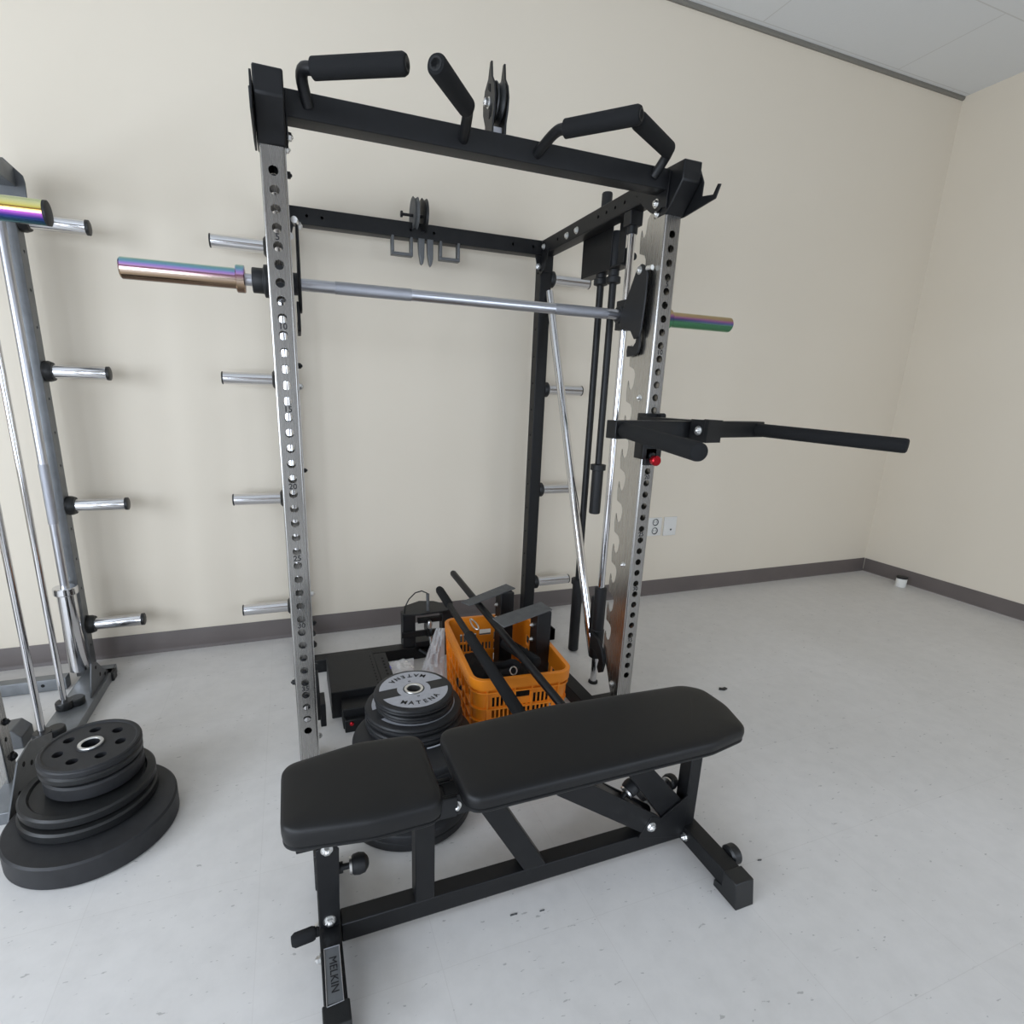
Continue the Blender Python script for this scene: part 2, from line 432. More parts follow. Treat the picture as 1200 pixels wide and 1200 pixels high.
# ------------------------------------------------------------------ power rack
W = 1.402
rack = thing('power_rack', (W/2, .58, 0), 'black and stainless steel power rack with pull-up grips, beside the back wall in the middle', 'power rack')
def P_(n, g, m, b=.0015, par=rack, **k): return obj(n, g, m, par, b, **k)
hz = [2.0372-.05*(i) for i in range(38)]
T = Matrix.Translation
for X in (0., W):
    o = P_('front_post', G().perf_tube(.068, .07, 2.24, T((X, .035, 0)), fronts=[z for z in hz], r=.0138), STEEL, 0, label='stainless steel upright with numbered holes')
    for n in range(5, 40, 5):
        M = T((X, -.0003, hz[n-1]+.0255)) @ Matrix.Rotation(PI/2, 4, 'X')
        obj('hole_number', text_geo(str(n), .026, M, .0002, 1, .0005), INK, o, 0)
    s = -1 if X == 0 else 1
    # forward-facing cap over the post top, sloped underneath
    P_('top_cap', G().prism([(-.08, 2.192), (-.08, 2.258), (.074, 2.262), (.074, 2.10), (-.002, 2.10)], 'x', X-.039, X+.039), BLACK, .005)
    hook = [(.075, 2.105), (.0, 2.10), (-.163, 2.118), (-.182, 2.158), (-.168, 2.162), (-.150, 2.134), (-.09, 2.145), (-.092, 2.19), (-.06, 2.25), (.075, 2.25)]
    xo = X + s*.041
    P_('outer_hook_plate', G().prism(hook, 'x', min(xo, xo+s*.006), max(xo, xo+s*.006)), BLACK, .001)
    xi = X - s*.041
    P_('inner_gusset', G().prism([(.22, 2.245), (.15, 2.17), (.09, 2.128), (.055, 2.112), (.02, 2.128), (-.006, 2.12), (-.012, 2.24)], 'x', min(xi, xi-s*.005), max(xi, xi-s*.005)), BLACK, .001)
    g = G(); bolt(g, (xi-s*.005, .056, 2.15), 'x', -s, .012); bolt(g, (xi-s*.005, .03, 2.225), 'x', -s, .01)
    P_('bolt', g, BOLT, 0)
    # toothed catch plate, one long plate behind each front upright
    pts = [(.0, .06), (.062, .06), (.085, .12), (.148, .235)]
    k = 0.352
    prof = []
    tips = [2.081-.1442*i for i in range(13)][::-1]
    for i, z in enumerate(tips):
        prof += [(.148, z-.085) if i else (.15, z-.09), (.1525, z-.045), (.151, z-.012), (.147, z), (.143, z-.012), (.139, z-.026), (.130, z-.036), (.119, z-.036), (.110, z-.027), (.105, z-.012), (.101, z+.014), (.1025, z+.03), (.112, z+.046)] if i < 12 else [(.148, z-.085), (.1525, z-.045), (.151, z-.012), (.147, z), (.143, z-.012), (.139, z-.026), (.126, z-.03), (.117, z-.018), (.112, z+.03), (.085, z+.055), (.07, z+.07)]
    full = [(.004, .06), (.055, .06), (.078, .11), (.1, .16), (.13, .21)] + prof + [(.004, tips[-1]+.07)]
    xp = X - s*.0335
    P_('catch_plate', G().prism(full, 'x', min(xp, xp-s*.004), max(xp, xp-s*.004)), STEEL2, 0, label='stainless toothed safety plate')
    g = G()
    for z in (2.115, 1.435, .71, .12): bolt(g, (xp-s*.004, .055, z), 'x', -s, .01, .008)
    P_('bolt', g, BOLT, 0)
    # rear upright
    P_('rear_post', G().perf_tube(.07, .07, 2.25, T((X, 1.13, 0)), sides=[.3+.15*i for i in range(13)], r=.006), BLACK, 0, label='black rear upright')
    g = G().prism([(X-.036-.02, 2.18), (X+.056, 2.18), (X+.04, 2.10), (X+.0, 2.085), (X-.038, 2.10)], 'y', 1.085, 1.09) if 0 else G()
    g.prism([(X-s*.035, 2.18), (X-s*.075, 2.18), (X-s*.06, 2.12), (X-s*.035, 2.095)], 'y', 1.088, 1.094)
    g.prism([(X+s*.036, 2.2), (X-s*.036, 2.2), (X-s*.036, 2.1), (X+s*.036, 2.1)], 'y', 1.088, 1.094)
    g.prism([(1.09, 2.2), (1.0, 2.2), (1.03, 2.12), (1.09, 2.08)], 'x', X-s*.036-.003, X-s*.036+.003)
    P_('gusset', g, BLACK, .001)
    g = G(); bolt(g, (X-s*.055, 1.088, 2.125), 'y', -1, .012)
    bolt(g, (X-s*.0385, 1.06, 2.22), 'x', -s, .012); P_('bolt', g, BOLT, 0)
    # side top beam
    MM = T((X, .074, 2.2225)) @ Matrix.Rotation(-PI/2, 4, 'X')
    P_('side_beam', G().perf_tube(.07, .075, 1.02, MM, sides=[.13, .22, .29, .36, .43, .62, .73, .83], r=.007), BLACK, 0)
    g = G()
    for y in (.70, .80): bolt(g, (X-s*.035, y, 2.215), 'x', -s, .012)
    P_('bolt', g, BOLT, 0)
    # guide rod of the sliding bar
    P_('guide_rod', G().tube([(X, .272, .01), (X, .272, 2.16)], .0165, 28), CHROME, 0, label='polished chrome guide rod')
    P_('rod_socket', G().box(X-.03, X+.03, .245, .30, 2.13, 2.186).lathe([(.022, 2.10), (.022, 2.135)], (X, .272, 0), 'z', 24), BLACK, .003)
    # floor rail and lower stop
    xr = X - s*.17
    if s > 0: P_('floor_rail', G().box(xr-.035, xr+.035, -.02, .78, 0, .07), BLACK, .003)
    P_('post_foot', G().box(min(X-s*.205, X+s*.034), max(X-s*.205, X+s*.034), .072, .12, 0, .03) if s > 0 else G().box(X-.034, X+.034, .072, .12, 0, .03), BLACK, .003)
    P_('rod_base', G().lathe([(.024, 0), (.024, .01), (.02, .012)], (X, .272, 0), 'z', 24), BLACK, 0)
    c = P_('safety_stop', G().lathe([(.02, .525), (.03, .52), (.03, .3), (.034, .298), (.034, .15), (.024, .145)], (X, .272, 0), 'z', 28).tube([(X-.006, .318, .46), (X-.006, .318, .26)], .014, 16).box(X-.01, X+.01, .27, .32, .27, .45), BLACK2, .001, label='black sliding safety stop on the rod')
    obj('catch_hook', G().prism([(.25, .30), (.19, .29), (.145, .255), (.118, .19), (.13, .14), (.155, .125), (.17, .15), (.16, .19), (.20, .22), (.25, .22)], 'x', X-s*.045-.008, X-s*.045+.008), BLACK2, c, .002)
    # plate storage pegs on the outer side of each rear upright
    for z in (2.075, 1.468, .862, .25):
        pg = P_('weight_peg', G().tube([(X+s*.05, 1.13, z), (X+s*.29, 1.13, z)], .0295, 32), CHROME, .002, label='chrome plate storage peg')
        obj('peg_collar', G().lathe([(.04, s*.034), (.044, s*.04), (.044, s*.058), (.034, s*.066)], (X, 1.13, z), 'x', 28), RUBBER, pg, 0)
        obj('peg_cap', G().lathe([(.030, s*.288), (.030, s*.294), (.026, s*.296)], (X, 1.13, z), 'x', 28), RUBBER, pg, 0)
# diagonal chrome tubes
P_('diagonal_brace', G().tube([(W+.02, 1.085, 2.0), (W+.02, .33, .13)], .0225, 28), CHROME, 0, label='chrome diagonal tube')
# front and rear top beams
P_('front_beam', G().perf_tube(.07, .07, W-.078, T((.039, .035, 2.2155)) @ Matrix.Rotation(PI/2, 4, 'Y')), BLACK, .002)
P_('rear_beam', G().perf_tube(.075, .07, W-.07, T((.035, 1.13, 2.2225)) @ Matrix.Rotation(PI/2, 4, 'Y'), fronts=[.10, .17, .6, .72, 1.16, 1.28], r=.007), BLACK, 0)
P_('low_rear_beam', G().box(-.03, W+.03, .78, .85, 0, .07), BLACK, .002)
g = G()
for X, s in ((0, 1), (W, -1)):
    g.box(X-.035, X+.035, .78, 1.10, 0, .07)
P_('rear_foot', g, BLACK, .002)
g = G(); g.lathe([(.012, 0), (.022, .004), (.024, .014), (.014, .03)], (.05, 1.06, .085), 'z', 20); g.lathe([(.012, 0), (.022, .004), (.024, .014), (.014, .03)], (.05, .95, .07), 'z', 20)
P_('foot_knob', g, BLACK2, 0)
# bolts sticking out of the left upright
g = G()
for z in (2.045, 1.50, .60): bolt(g, (.034, .045, z), 'x', 1, .01, .012)
for z in (1.16, .43): bolt(g, (.034, .045, z), 'x', 1, .008, .01)
bolt(g, (-.034, .03, .38), 'x', -1, .009)
P_('bolt', g, BLACK2, 0)
# pull-up grips
def grip(base, elbow, foam0, end):
    b, e, f0, en = map(Vector, (base, elbow, foam0, end))
    pts = [b]
    for i in range(7):
        t = i/6; pts.append((1-t)**2*(b.lerp(e, .45)) + 2*t*(1-t)*e + t*t*(e.lerp(f0, .6)))
    pts += [f0, en]
    o = P_('pull_up_grip', G().tube(pts, .0165, 20), BLACK, 0)
    d = (en-f0).normalized()
    L = (en-f0).length
    fp = [f0 + d*x for x in (0, .003, L-.012, L-.003, L)]
    obj('foam_sleeve', G().tube(fp, [.021, .0265, .0265, .022, .012], 28), FOAM, o, 0)
for s in (0, 1):
    mx = (lambda x: x) if s == 0 else (lambda x: W-x)
    grip((mx(.105), .005, 2.215), (mx(.080), -.045, 2.284), (mx(.116), -.082, 2.271), (mx(.345), -.235, 2.258))
    grip((mx(.572), .005, 2.212), (mx(.556), -.10, 2.246), (mx(.540), -.13, 2.240), (mx(.395), -.33, 2.226))
# front pulley on top of the beam
pl = P_('front_pulley', G(), BLACK, 0) if 0 else None
def cheek(xa, xb):
    return G().prism([(.005, 2.25), (.075, 2.25), (.075, 2.29), (.098, 2.33), (.10, 2.36), (.085, 2.395), (.055, 2.415), (.04, 2.455), (.028, 2.455), (.02, 2.41), (-.005, 2.38), (-.015, 2.345), (-.01, 2.31), (.003, 2.28)], 'x', xa, xb)
fp = P_('front_pulley', merge(cheek(.668, .674), cheek(.712, .718)), BLACK, .001)
obj('pulley_wheel', G().lathe([(.012, -.014), (.058, -.014), (.06, -.01), (.05, 0), (.06, .01), (.058, .014), (.012, .014)], (.693, .042, 2.345), 'x', 40), RUBBER, fp, 0)
obj('spoke_recess', G().prism([(.02, 2.30), (.035, 2.297), (.032, 2.32), (.012, 2.332)], 'x', .6665, .668).prism([(.045, 2.40), (.03, 2.392), (.03, 2.37), (.05, 2.385)], 'x', .6665, .668), HOLE, fp, 0)
obj('axle_bolt', bolt(G(), (.668, .042, 2.345), 'x', -1, .012, .014), BOLT, fp, 0)
obj('spacer', G().box(.676, .71, .02, .06, 2.251, 2.275), CHROME2, fp, .002)
# rear pulley set hanging through the rear beam
rp = P_('rear_pulley', G().prism([(.672, 2.19), (.706, 2.19), (.704, 2.10), (.699, 2.075), (.692, 2.066), (.685, 2.075), (.676, 2.12)], 'y', 1.09, 1.12).prism([(.718, 2.19), (.752, 2.19), (.750, 2.10), (.745, 2.075), (.738, 2.062), (.730, 2.075), (.722, 2.12)], 'y', 1.09, 1.12), GREYDARK, .003)
obj('pulley_wheel', G().lathe([(.012, -.012), (.075, -.012), (.066, 0), (.075, .012), (.012, .012)], (.655, 1.10, 2.30), 'x', 40), FLATGREY, rp, 0)
obj('pulley_wheel', G().lathe([(.012, -.012), (.078, -.012), (.068, 0), (.078, .012), (.012, .012)], (.70, 1.10, 2.295), 'x', 40), RUBBER, rp, 0)
obj('axle_bolt', G().tube([(.70, 1.08, 2.285), (.585, 1.08, 2.285)], .007, 12).lathe([(.015, 0), (.015, -.01)], (.59, 1.08, 2.285), 'x', 6), BLACK, rp, 0)
for x0 in (.535, .785):
    P_('cable_guide', G().box(x0, x0+.014, 1.09, 1.13, 2.115, 2.19).box(x0+.096, x0+.11, 1.09, 1.13, 2.115, 2.19).box(x0, x0+.11, 1.09, 1.13, 2.10, 2.115), GREYDARK, .003)
# bar holder outside the right-hand top beam
hb = P_('bar_holder', G().box(W+.038, W+.044, .49, .76, 2.02, 2.24).box(W+.038, W+.10, .40, .76, 2.012, 2.02).box(W+.094, W+.10, .40, .66, 2.02, 2.1).box(W+.038, W+.044, .38, .43, 2.02, 2.24), BLACK, .001, label='black folded steel barbell holder')
P_('holder_knob', G().lathe([(.004, 0), (.012, -.002), (.012, -.03), (.016, -.032), (.016, -.05)], (W+.07, .40, 2.04), 'y', 16), BLACK2, 0)
# low pulley tower on the rear floor beam
tw = P_('low_pulley_tower', G().prism([(.51, .78), (.60, .765), (.755, .775), (.80, .80), (.80, .84), (.72, .93), (.64, .955), (.54, .90)], 'z', .262, .272), BLACK2, .002, label='black low pulley tower with a cable')
g = G().box(.515, .583, .79, .86, .07, .262).box(.735, .80, .79, .86, .07, .262)
obj('tower_column', g, BLACK2, tw, .002)
obj('cross_bracket', G().box(.505, .72, .775, .79, .135, .168).box(.60, .80, .80, .83, .20, .225).box(.58, .73, .78, .86, .055, .10), BLACK, tw, .002)
obj('low_pulley_wheel', G().lathe([(.01, -.012), (.045, -.012), (.038, 0), (.045, .012), (.01, .012)], (.655, .80, .165), 'x', 32), RUBBER, tw, 0)
obj('swivel', G().tube([(.66, .77, .13), (.665, .76, .09), (.69, .75, .06)], .01, 10).lathe([(.012, 0), (.016, .02), (.01, .04)], (.655, .765, .185), 'z', 12), BOLT, tw, 0)
arc = [Vector((.525, .80, .272)), Vector((.53, .80, .31)), Vector((.55, .80, .35)), Vector((.585, .80, .383)), Vector((.62, .80, .39)), Vector((.648, .80, .375)), Vector((.653, .80, .33))]
obj('steel_cable', G().tube(arc, .0035, 8), BLACK, tw, 0)
obj('cable_end', G().tube([(.653, .80, .37), (.655, .80, .272)], .009, 12), FLATGREY, tw, 0)
obj('strap', G().tube([(.60, .77, .06), (.66, .72, .03), (.68, .68, .008), (.70, .73, .05)], .009, 8), BLACK, tw, 0)

# ------------------------------------------------------------------ sliding barbell on the rack
bar = thing('barbell', (.735, .24, 1.775), 'barbell with rainbow sleeves held across the power rack', 'barbell', 'barbells with rainbow sleeves')
BX, BY, BZ = .735, .235, 1.776
obj('shaft', G().tube([(.04, BY, BZ), (.18, BY, BZ)], .0205, 28).tube([(.735-.03, BY, BZ), (.735+.03, BY, BZ)], .0212, 28).tube([(1.285, BY, BZ), (1.36, BY, BZ)], .0205, 28), CHROME2, bar, 0)
obj('knurling', G().tube([(.18, BY, BZ), (.45, BY, BZ)], .0215, 28).tube([(1.04, BY, BZ), (1.285, BY, BZ)], .0215, 28), KNURL, bar, 0, label='dark knurled band')
obj('smooth_centre', G().tube([(.45, BY, BZ), (.705, BY, BZ)], .0205, 28).tube([(.765, BY, BZ), (1.04, BY, BZ)], .0205, 28), CHROME2, bar, 0, label='smooth bright centre of the shaft')
obj('neck', G().tube([(-.12, BY, BZ), (.04, BY, BZ)], .019, 24).tube([(1.36, BY, BZ), (1.60, BY, BZ)], .019, 24), CHROME2, bar, 0)
obj('sleeve', G().lathe([(.029, -.465), (.032, -.461), (.032, -.137)], (0, BY, BZ), 'x', 48), RB_A, bar, 0, label='rainbow sleeve in blue, purple and gold')
obj('sleeve_collar', G().lathe([(.040, -.137), (.043, -.134), (.043, -.112), (.040, -.109), (.026, -.109)], (0, BY, BZ), 'x', 48), RB_A, bar, 0)
obj('sleeve', G().lathe([(.032, 1.60), (.032, 1.941), (.029, 1.945)], (0, BY, BZ), 'x', 48), RB_B, bar, 0, label='rainbow sleeve in gold, purple and green')
obj('sleeve_collar', G().lathe([(.030, 1.575), (.043, 1.578), (.043, 1.60), (.040, 1.604)], (0, BY, BZ), 'x', 48), RB_B, bar, 0)
for X, s in ((0, 1), (W, -1)):
    blk = obj('slide_block', G().lathe([(.038, -s*.088), (.040, -s*.085), (.040, -s*.052), (.052, -s*.05), (.052, -s*.036)], (X, BY, BZ), 'x', 24).lathe([(.036, s*.03), (.036, s*.06), (.030, s*.062)], (X, BY, BZ), 'x', 24).box(X-.03, X+.03, .215, .30, 1.72, 1.84), BLACK2, bar, .003, label='black slide block around the guide rod')
    xa, xb = X+s*.054, X+s*.062
    obj('lock_arm', G().prism([(.093, 1.948), (.075, 1.94), (.045, 1.905), (.046, 1.80), (.055, 1.70), (.068, 1.672), (.10, 1.665), (.13, 1.70), (.205, 1.715), (.216, 1.74), (.2, 1.79), (.14, 1.90), (.12, 1.94)], 'x', min(xa, xb), max(xa, xb)), BLACK2, blk, .004)
    obj('lock_hook', G().prism([(.075, 1.70), (.092, 1.69), (.095, 1.655), (.11, 1.64), (.15, 1.645), (.155, 1.625), (.15, 1.60), (.10, 1.605), (.075, 1.61), (.066, 1.64)], 'x', X+s*.045, X+s*.055), BLACK2, blk, .002)
    g = G(); bolt(g, (X+s*.062, .10, 1.925), 'x', s, .012, .008); g.tube([(X+s*.055, .06, 1.925), (X+s*.05, .035, 1.925)], .01, 12)
    obj('pivot_bolt', g, BOLT, blk, 0)

# ------------------------------------------------------------------ bars standing in the holder outside the rack
b1 = thing('barbell', (W+.068, .60, .012), 'black barbell standing upright at the right of the rack, its end nearest the floor', 'barbell', 'black bars hanging in the holder')
bx, by = W+.068, .612
obj('shaft', G().tube([(bx, by, .43), (bx, by, 1.97)], .0172, 24), BLACK, b1, 0)
obj('sleeve', G().lathe([(.025, .012), (.029, .018), (.029, .415), (.038, .418), (.038, .445), (.02, .45)], (bx, by, 0), 'z', 32), BLACK2, b1, 0)
obj('sleeve', G().lathe([(.02, 1.96), (.034, 1.965), (.034, 1.99), (.025, 1.995), (.025, 2.36), (.022, 2.366)], (bx, by, 0), 'z', 32), BLACK2, b1, 0)
b2 = thing('short_barbell', (W+.068, .505, .85), 'shorter black barbell hung beside the tall one in the holder, ending at mid height', 'barbell', 'black bars hanging in the holder')
by = .50
obj('shaft', G().tube([(bx, by, 1.07), (bx, by, 1.97)], .0172, 24), BLACK, b2, 0)
obj('sleeve', G().lathe([(.025, .845), (.029, .85), (.029, 1.07), (.039, 1.073), (.039, 1.10), (.02, 1.104)], (bx, by, 0), 'z', 32), BLACK2, b2, 0)
obj('sleeve', G().lathe([(.02, 1.95), (.034, 1.955), (.034, 1.98), (.025, 1.985), (.025, 2.17), (.022, 2.175)], (bx, by, 0), 'z', 32), BLACK2, b2, 0)

# ------------------------------------------------------------------ dip station on the right upright
dip = thing('dip_station', (W, -.03, 1.19), 'black dip bar attachment with two long handles and a red knob on the right upright', 'dip bars')
obj('bracket', G().box(W-.046, W-.036, -.012, .045, 1.19, 1.375).box(W+.036, W+.046, -.012, .045, 1.19, 1.375).box(W-.046, W+.046, -.018, -.003, 1.19, 1.375), BLACK, dip, .003)
obj('stub_arm', G().box(-.0275, .0275, -.30, -.01, 1.298, 1.358, rz=0).bm and G(), BLACK, dip) if 0 else None
th = .129
MD = T((1.382, -.256, 1.329)) @ Matrix.Rotation(th, 4, 'Z')
def xf(g, M): bmesh.ops.transform(g.bm, matrix=M, verts=g.bm.verts); return g
obj('stub_arm', xf(G().box(-.03, .03, -.089, .245, -.034, .034), MD), BLACK, dip, .003)
obj('crossbar', xf(G().box(-.375, -.03, -.025, .025, -.03, .03).box(.03, .375, -.025, .025, -.03, .03), MD), BLACK, dip, .003)
obj('clamp_plate', xf(G().box(-.036, .036, -.105, -.09, -.04, .038).box(-.036, -.03, -.105, -.027, -.04, .038).box(.03, .036, -.105, -.027, -.04, .038), MD), BLACK, dip, .002)
g = G(); bolt(g, (-.036, -.066, 0), 'x', -1, .012); obj('bolt', xf(g, MD), BOLT, dip, 0)
for s, B, E_ in ((-1, (1.054, -.299, 1.329), (.958, -.796, 1.306)), (1, (1.711, -.212, 1.329), (1.933, -.667, 1.306))):
    B, E_ = Vector(B), Vector(E_)
    d = (E_-B).normalized(); L = (E_-B).length
    h = obj('dip_handle', G().tube([B, B+d*(L-.02)], .0215, 28), BLACK, dip, 0)
    q = [B+d*x for x in (.022, .026, L-.012, L-.003, L)]
    obj('grip_sleeve', G().tube(q, [.0225, .025, .025, .0235, .019], 32), FOAM, h, 0)
obj('locking_knob', G().lathe([(.006, -.018), (.006, -.035), (.019, -.037), (.021, -.042), (.021, -.058), (.017, -.063)], (W-.004, 0, 1.188), 'y', 20), RED, dip, 0, label='red locking knob')
obj('pin_housing', G().lathe([(.014, 0), (.014, -.03)], (W-.004, -.0, 1.205), 'y', 16).box(W-.03, W+.022, -.018, -.003, 1.165, 1.235), BLACK2, dip, .002)
obj('top_knob', G().lathe([(.006, -.018), (.012, -.02), (.012, -.04)], (W+.02, 0, 1.366), 'y', 14), BLACK2, dip, 0)

# ------------------------------------------------------------------ weight bench
bench = thing('weight_bench', (.6, -.71, 0), 'black padded weight bench with flat seat and long back pad', 'weight bench')
def Bn(n, g, m, b=.003, par=bench, **k): return obj(n, g, m, par, b, **k)
def cushion(outline, levels, n=8):
    """outline: function(inset) -> list of xy; levels: (inset, z)"""
    g = G(); rings = []
    for ins, z in levels:
        pts = outline(ins); rings.append([g.bm.verts.new((x, y, z)) for x, y in pts])
    N = len(rings[0])
    for A, B in zip(rings, rings[1:]):
        for k in range(N): g.bm.faces.new((A[k], A[(k+1) % N], B[(k+1) % N], B[k]))
    g.bm.faces.new(rings[0][::-1]); g.bm.faces.new(rings[-1])
    return g
def rounded(corners, radii, n=10):
    """rounded polygon with inset support, corners counter-clockwise"""
    C = [Vector(c) for c in corners]; N = len(C)
    def f(ins):
        out = []
        # inset polygon
        Q = []
        for i in range(N):
            a, b, c = C[i-1], C[i], C[(i+1) % N]
            n1 = Vector((-(b-a).y, (b-a).x)).normalized(); n2 = Vector((-(c-b).y, (c-b).x)).normalized()
            k = 1/(1+n1.dot(n2)); Q.append(b + (n1+n2)*ins*k)
        for i in range(N):
            a, b, c = Q[i-1], Q[i], Q[(i+1) % N]; r = max(radii[i]-ins, .004)
            d1 = (a-b).normalized(); d2 = (c-b).normalized(); ang = d1.angle(d2); t = r/math.tan(ang/2)
            t = min(t, (a-b).length*.49, (c-b).length*.49)
            p0, p1 = b+d1*t, b+d2*t
            for k in range(n+1):
                s = k/n; q = (1-s)**2*p0 + 2*s*(1-s)*b + s*s*p1
                # pull the curve outward to a circular arc
                out.append(q + (b-q)*.0)
        return [(q.x, q.y) for q in out]
    return f
zt = .48
def levels(b, t=.4805): return [(.03, b), (.012, b+.0005), (.004, b+.003), (.001, b+.007), (.0015, b+.011), (.005, b+.0135), (.001, b+.017), (-.001, b+.03), (-.001, t-.018), (.0005, t-.009), (.004, t-.004), (.0065, t-.003), (.010, t-.0015), (.022, t+.0005), (.05, t+.002), (.09, t+.0025)]
lv = [(.03, .424), (.012, .4245), (.004, .427), (.002, .431), (.002, .435), (.0045, .4375), (.001, .441), (-.001, .452), (.0, .466), (.0035, .474), (.010, .479), (.022, .4815), (.05, .483), (.09, .4835)]
seat_out = rounded([(-.071, -.805), (.13, -.833), (.302, -.830), (.302, -.545), (.13, -.531), (-.071, -.572)], [.05, .2, .05, .05, .2, .05])
Bn('seat', cushion(seat_out, levels(.413)), PAD, 0, label='short black vinyl seat pad')
back_out = rounded([(.353, -.847), (1.10, -.847), (1.247, -.822), (1.282, -.70), (1.277, -.595), (1.225, -.550), (.72, -.526), (.353, -.549)], [.05, .2, .05, .15, .06, .09, .4, .05])
Bn('back_pad', cushion(back_out, levels(.428)), PAD, 0, label='long black vinyl back pad')
Bn('base_board', merge(cushion(rounded([(-.04, -.79), (.13, -.81), (.28, -.80), (.28, -.57), (.13, -.56), (-.04, -.59)], [.04]*6), [(0, .405), (0, .414)]),
   cushion(rounded([(.39, -.825), (1.1, -.825), (1.2, -.78), (1.22, -.64), (1.1, -.575), (.39, -.575)], [.04]*6), [(0, .418), (0, .429)])), BLACK2, 0)
Y0, Y1 = -.735, -.685
Bn('main_beam', G().box(.052, 1.137, Y0, Y1, .03, .088), BLACK)
Bn('seat_rail', G().box(-.045, .33, Y0+.003, Y1-.003, .338, .405), BLACK)
Bn('back_rail', G().box(.40, 1.18, Y0+.003, Y1-.003, .352, .418), BLACK)
Bn('upright', G().prism([(.247, .087), (.300, .087), (.300, .36), (.247, .36)], 'y', Y0, Y1), BLACK)
Bn('slanted_upright', G().prism([(.568, .087), (.640, .087), (.475, .375), (.402, .375)], 'y', Y0, Y1), BLACK)
c, sn = math.cos(math.radians(144.6)), math.sin(math.radians(144.6))
def slab(px, pz, L, hw):
    c0 = Vector((px, pz)); d = Vector((c, sn)); nrm = Vector((-sn, c)); pts = []
    for k in range(9):
        a = -PI/2 + PI*k/8; pts.append(c0 - d*math.cos(a)*hw + nrm*math.sin(a)*hw)
    return [tuple(q) for q in pts] + [tuple(c0+d*L+nrm*hw), tuple(c0+d*L-nrm*hw)]
Bn('adjust_arm', G().prism(slab(1.003, .124, .40, .036), 'y', Y0-.004, Y0+.004).prism(slab(1.003, .124, .40, .036), 'y', Y1-.004, Y1+.004).prism([(.99, .165), (.94, .135), (.60, .375), (.72, .375)], 'y', Y0+.004, Y1-.004), BLACK, .001)
Bn('rear_brace', G().prism([(.87, .372), (.953, .372), (1.135, .165), (1.135, .087), (1.08, .087)], 'y', Y0+.002, Y1), BLACK)
Bn('gusset', G().prism([(1.02, .07), (.96, .088), (1.0, .155), (1.04, .14), (1.137, .20), (1.137, .04)], 'y', Y0-.006, Y0-.001), BLACK, .0008)
Bn('end_post', G().box(1.137, 1.18, Y0, Y1, .07, .36), BLACK)
Bn('front_leg', G().prism([(.0, .34), (.0, .10), (.05, .10), (.05, .17), (.055, .33), (.045, .345), (.01, .345)], 'y', Y0-.004, Y0+.002).prism([(.0, .34), (.0, .10), (.05, .10), (.05, .17), (.055, .33), (.045, .345), (.01, .345)], 'y', Y1-.002, Y1+.004).box(.008, .046, Y0+.002, Y1-.002, .09, .352), BLACK, .001)
def foot(x0, x1, zt_):
    o = Bn('foot_bar', G().box(x0, x1, -.955, -.465, .022, zt_), BLACK)
    for s in (-1, 1):
        e = -.71 + s*.245
        pts = [(e, .012), (e+s*.028, 0.0), (e-s*.075, 0), (e-s*.075, .02), (e-s*.05, .024)]
        g = G().prism([(e+s*.027, 0), (e+s*.014, zt_+.003), (e-s*.035, zt_+.004), (e-s*.035, .03), (e-s*.065, .023), (e-s*.065, 0)], 'x', x0-.004, x1+.004)
        obj('rubber_foot', g, RUBBER, o, .003)
    return o
f1 = foot(1.137, 1.196, .078); f2 = foot(-.003, .050, .09)
g = text_geo('MELKIN', .0255, T((.0235, -.857, .0936)) @ Matrix.Rotation(-PI/2, 4, 'Z'), .0005, .98, 0)
npl = obj('name_plate', cushion(rounded([(.004, -.928), (.041, -.924), (.043, -.79), (.006, -.79)], [.006]*4, 4), [(0, .0902), (0, .093)]), GREYPAINT, f2, 0, label='grey name plate')
obj('plate_rim', merge(G(), G().tube([(.004, -.926, .0935), (.041, -.923, .0935), (.042, -.79, .0935), (.006, -.79, .0935), (.004, -.926, .0935)], .0014, 8, False)), CHROME2, npl, 0)
obj('lettering', g, INK, npl, 0)
def knob(name, c, d, r=.024, par=bench):
    c, d = Vector(c), Vector(d).normalized()
    sh = obj(name, G().tube([c, c+d*.03], .008, 12).tube([c, c+d*.012], .014, 12), BLACK2, par, 0)
    obj('knob_ring', G().tube([c+d*.028, c+d*.034], .021, 24), BOLT, sh, 0)
    obj('knob_head', G().tube([c+d*x for x in (.034, .038, .052, .066, .074, .077)], [.02, .024, .026, .023, .014, .006], 24), BLACK2, sh, 0)
knob('pull_pin', (.052, -.71, .245), (1, -.05, .02))
knob('pull_pin', (.895, -.71, .225), (.55, .1, .35))
knob('pull_pin', (1.075, -.685, .205), (1, .4, -.15))
wh = Bn('transport_wheel', G().lathe([(.008, 1.2), (.024, 1.202), (.03, 1.208), (.03, 1.232), (.024, 1.238), (.008, 1.24)], (0, -.865, .062), 'x', 28), RUBBER, 0)
Bn('carry_handle', G().tube([(-.003, -.725, .078), (-.012, -.725, .077)], .011, 16).tube([(-.012, -.725, .077), (-.02, -.725, .077), (-.062, -.725, .072), (-.07, -.725, .071)], [.014, .017, .017, .012], 20), FOAM, 0)
g = G(); bolt(g, (.024, Y0-.004, .119), 'y', -1, .012); bolt(g, (1.003, Y0-.006, .119), 'y', -1, .012); bolt(g, (.355, Y0-.004, .375), 'y', -1, .011); bolt(g, (.026, Y0-.004, .338), 'y', -1, .011)
bolt(g, (1.137, -.75, .048), 'x', -1, .01); bolt(g, (-.003, -.70, .065), 'x', -1, .009); bolt(g, (-.003, -.785, .06), 'x', -1, .009)
Bn('bolt', g, BOLT, 0)
